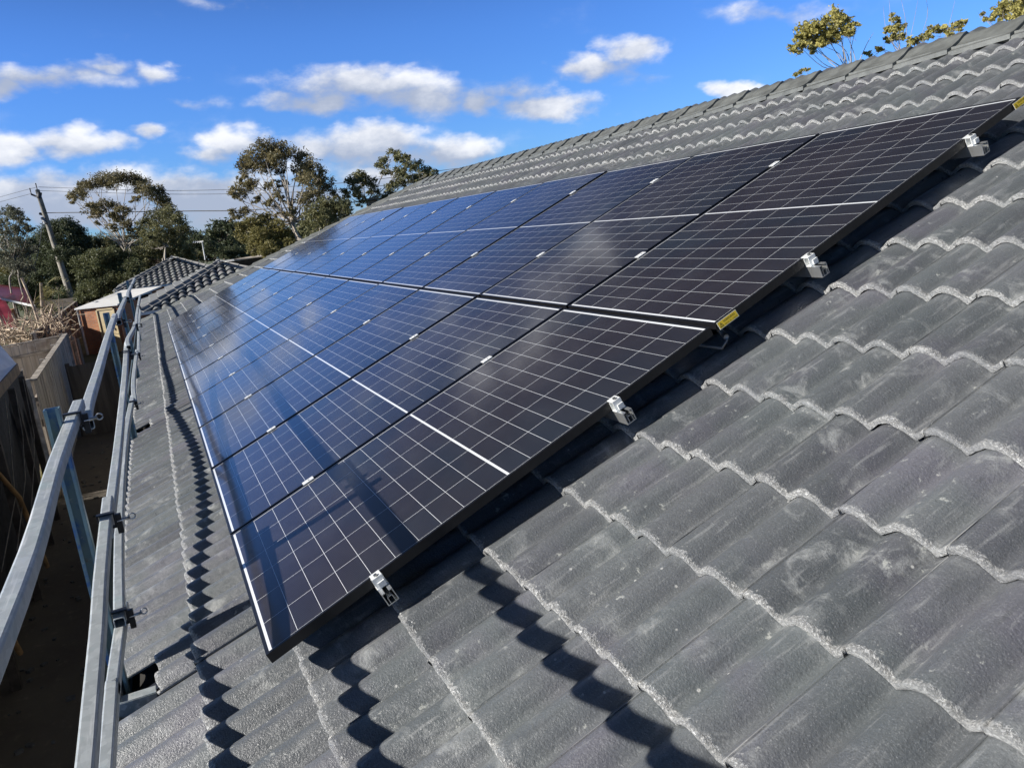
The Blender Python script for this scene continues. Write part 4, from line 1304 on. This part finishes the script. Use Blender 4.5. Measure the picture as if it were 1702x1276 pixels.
tree('broadleaf_tree', 'low brownish bush at the far left above the red roof', (20, 480), (25, 465),
     [(5, 452, 14), (22, 450, 14), (42, 456, 13), (60, 466, 12), (12, 466, 12), (36, 470, 11), (80, 478, 12), (100, 474, 13), (120, 470, 14)],
     'leaf_olive', bark='bark_dark', depth=64, seed=14, tr=.1, dens=1.8)
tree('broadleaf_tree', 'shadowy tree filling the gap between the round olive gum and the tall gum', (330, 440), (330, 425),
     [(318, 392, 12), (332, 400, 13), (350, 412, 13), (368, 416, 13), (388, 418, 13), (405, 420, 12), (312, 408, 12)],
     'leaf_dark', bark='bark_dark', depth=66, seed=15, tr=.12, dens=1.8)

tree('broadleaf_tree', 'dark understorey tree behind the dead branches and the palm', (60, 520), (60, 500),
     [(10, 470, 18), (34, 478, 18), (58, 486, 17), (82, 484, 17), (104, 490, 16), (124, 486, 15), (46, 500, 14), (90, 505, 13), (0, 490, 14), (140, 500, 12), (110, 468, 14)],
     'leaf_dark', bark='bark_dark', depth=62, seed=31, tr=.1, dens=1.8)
tree('broadleaf_tree', 'wide dim tree low behind the flat topped gum', (170, 440), (170, 425),
     [(140, 412, 15), (158, 404, 15), (178, 398, 14), (198, 404, 14), (214, 410, 14), (232, 404, 13), (150, 424, 14), (180, 418, 16), (206, 424, 14)],
     'leaf_gum', bark='bark_dark', depth=63, seed=32, tr=.1, dens=1.6)

# trees behind the house ridge on the right
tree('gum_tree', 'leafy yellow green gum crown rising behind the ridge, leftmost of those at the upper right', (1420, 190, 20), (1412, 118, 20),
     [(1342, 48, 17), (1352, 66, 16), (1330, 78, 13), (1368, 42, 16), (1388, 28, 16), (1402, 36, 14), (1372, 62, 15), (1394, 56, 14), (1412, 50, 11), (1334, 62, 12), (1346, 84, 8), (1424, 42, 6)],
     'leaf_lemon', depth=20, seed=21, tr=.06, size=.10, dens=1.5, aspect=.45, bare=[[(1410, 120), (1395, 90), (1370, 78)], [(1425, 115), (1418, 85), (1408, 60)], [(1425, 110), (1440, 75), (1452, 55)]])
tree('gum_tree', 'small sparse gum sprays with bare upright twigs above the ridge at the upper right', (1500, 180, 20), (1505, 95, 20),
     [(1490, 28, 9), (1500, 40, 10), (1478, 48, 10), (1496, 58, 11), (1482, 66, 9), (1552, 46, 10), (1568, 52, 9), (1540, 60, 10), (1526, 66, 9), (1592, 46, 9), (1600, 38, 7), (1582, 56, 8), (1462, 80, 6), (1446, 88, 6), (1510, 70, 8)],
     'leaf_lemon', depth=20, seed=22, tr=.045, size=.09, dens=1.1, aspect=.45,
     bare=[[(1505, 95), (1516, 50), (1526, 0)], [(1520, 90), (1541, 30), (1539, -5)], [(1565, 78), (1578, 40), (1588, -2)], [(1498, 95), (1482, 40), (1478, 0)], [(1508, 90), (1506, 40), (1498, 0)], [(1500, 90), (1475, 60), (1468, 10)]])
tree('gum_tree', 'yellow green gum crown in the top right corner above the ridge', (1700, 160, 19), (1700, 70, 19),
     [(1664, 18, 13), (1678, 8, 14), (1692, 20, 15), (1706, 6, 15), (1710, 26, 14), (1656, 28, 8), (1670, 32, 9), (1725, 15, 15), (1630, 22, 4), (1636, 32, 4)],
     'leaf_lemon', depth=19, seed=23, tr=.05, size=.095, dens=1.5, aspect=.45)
tree('gum_tree', 'tiny twig tips showing just above the ridge line', (1335, 200, 20), (1338, 150, 20),
     [(1330, 120, 4), (1342, 116, 5), (1322, 124, 3)], 'leaf_lemon', depth=20, seed=24, tr=.03, size=.09, dens=.6, aspect=.4)

# far wood behind everything
rg = np.random.default_rng(99); Vs = []; Ts = []
for k in range(150):
    px = -80 + 900 * rg.random(); dd = 88 + 30 * rg.random(); hz = 448 - px * .118
    c = at(px, hz - 4 + rg.normal() * 9 + (12 if k % 2 else 0), dd); r = (10 + 9 * rg.random()) * dd / FPX
    V, ti = leaves(c, np.array([r * 1.4, r * 1.4, r]), 330, .62, rg); Vs.append(V); Ts.append(ti)
V = np.concatenate(Vs)
o = np_mesh('far_trees', V, np.arange(len(V)).reshape(-1, 4), 'leaf_dark', None, (100, 0, -3), tint=np.concatenate(Ts))
setprops(o, 'dark line of distant woodland behind the gum trees', 'woodland', kind='stuff')

# dead branches heaped beyond the fence, with palm like fronds
t = thing('dead_shrub', 'tangle of dry brown branches in front of the red roof', 'dead shrub', at(70, 590, 31) * np.array([1, 1, 0]) + np.array([0, 0, -3]))
rg = np.random.default_rng(5); b = MB()
for k in range(430):
    px = rg.random() * 118 - 12; py = 528 + rg.random() * 62
    if px < 34: py = max(py, 548 + rg.random() * 20)
    if px > 60: py = max(py, 512 + rg.random() * 30)
    dd = 29 + 5 * rg.random(); p = at(px, py, dd)
    d = rg.normal(size=3); d[2] = abs(d[2]) * 1.1; d /= np.linalg.norm(d); L_ = .35 + .9 * rg.random()
    m_ = p + d * L_ * .5 + rg.normal(size=3) * .10
    b.tube([p, m_, p + d * L_ + rg.normal(size=3) * .1], [.018 + .02 * rg.random(), .013, .006], 4)
b.build('branches', 'dead_wood', t)
b = MB()
for (x0, y0, x1, y1, r) in ((8, 560, -4, 520, .05), (45, 590, 20, 520, .05), (70, 560, 36, 462, .05), (76, 575, 72, 520, .05), (40, 575, 62, 535, .04), (20, 585, 5, 540, .045), (60, 580, 88, 505, .04), (35, 500, 37, 485, .03), (95, 560, 84, 520, .03)):
    b.tube(catmull([at(x0, y0, 31), at((x0 + x1) / 2 + 3, (y0 + y1) / 2, 31), at(x1, y1, 31)], 3), r, 5)
b.build('stems', 'dead_wood', t)
t = thing('palm', 'ragged palm with yellowing fronds beside the power pole foot', 'palm', at(74, 560, 36) * np.array([1, 1, 0]) + np.array([0, 0, -3]))
b = MB(); p0 = at(74, 560, 36); p0[2] = -3; b.tube([p0, at(72, 520, 36), at(68, 470, 36)], [.14, .11, .06], 7); b.build('trunk', 'dead_wood', t)
V = []
for k in range(26):
    a = rg.random() * 2 * pi; c = at(74 + rg.normal() * 3, 505 + rg.normal() * 14, 36); L_ = .8 + .7 * rg.random(); el = rg.random() * .9 - .1
    prev = None
    for j in range(12):
        s = j / 11; q = c + np.array([cos(a) * s * L_, sin(a) * s * L_, L_ * (el * s - .9 * s * s + .4 * s)])
        for sd_ in (-1, 1):
            tip = q + np.array([-sin(a), cos(a), -.5]) * sd_ * .26 * (1 - s * .5)
            V += [q, q + np.array([.03, 0, .02]), tip + np.array([.01, 0, 0]), tip]
V = np.array(V)
np_mesh('fronds', V, np.arange(len(V)).reshape(-1, 4), 'leaf_olive', t, tint=np.repeat(rg.random(len(V) // 4), 4))
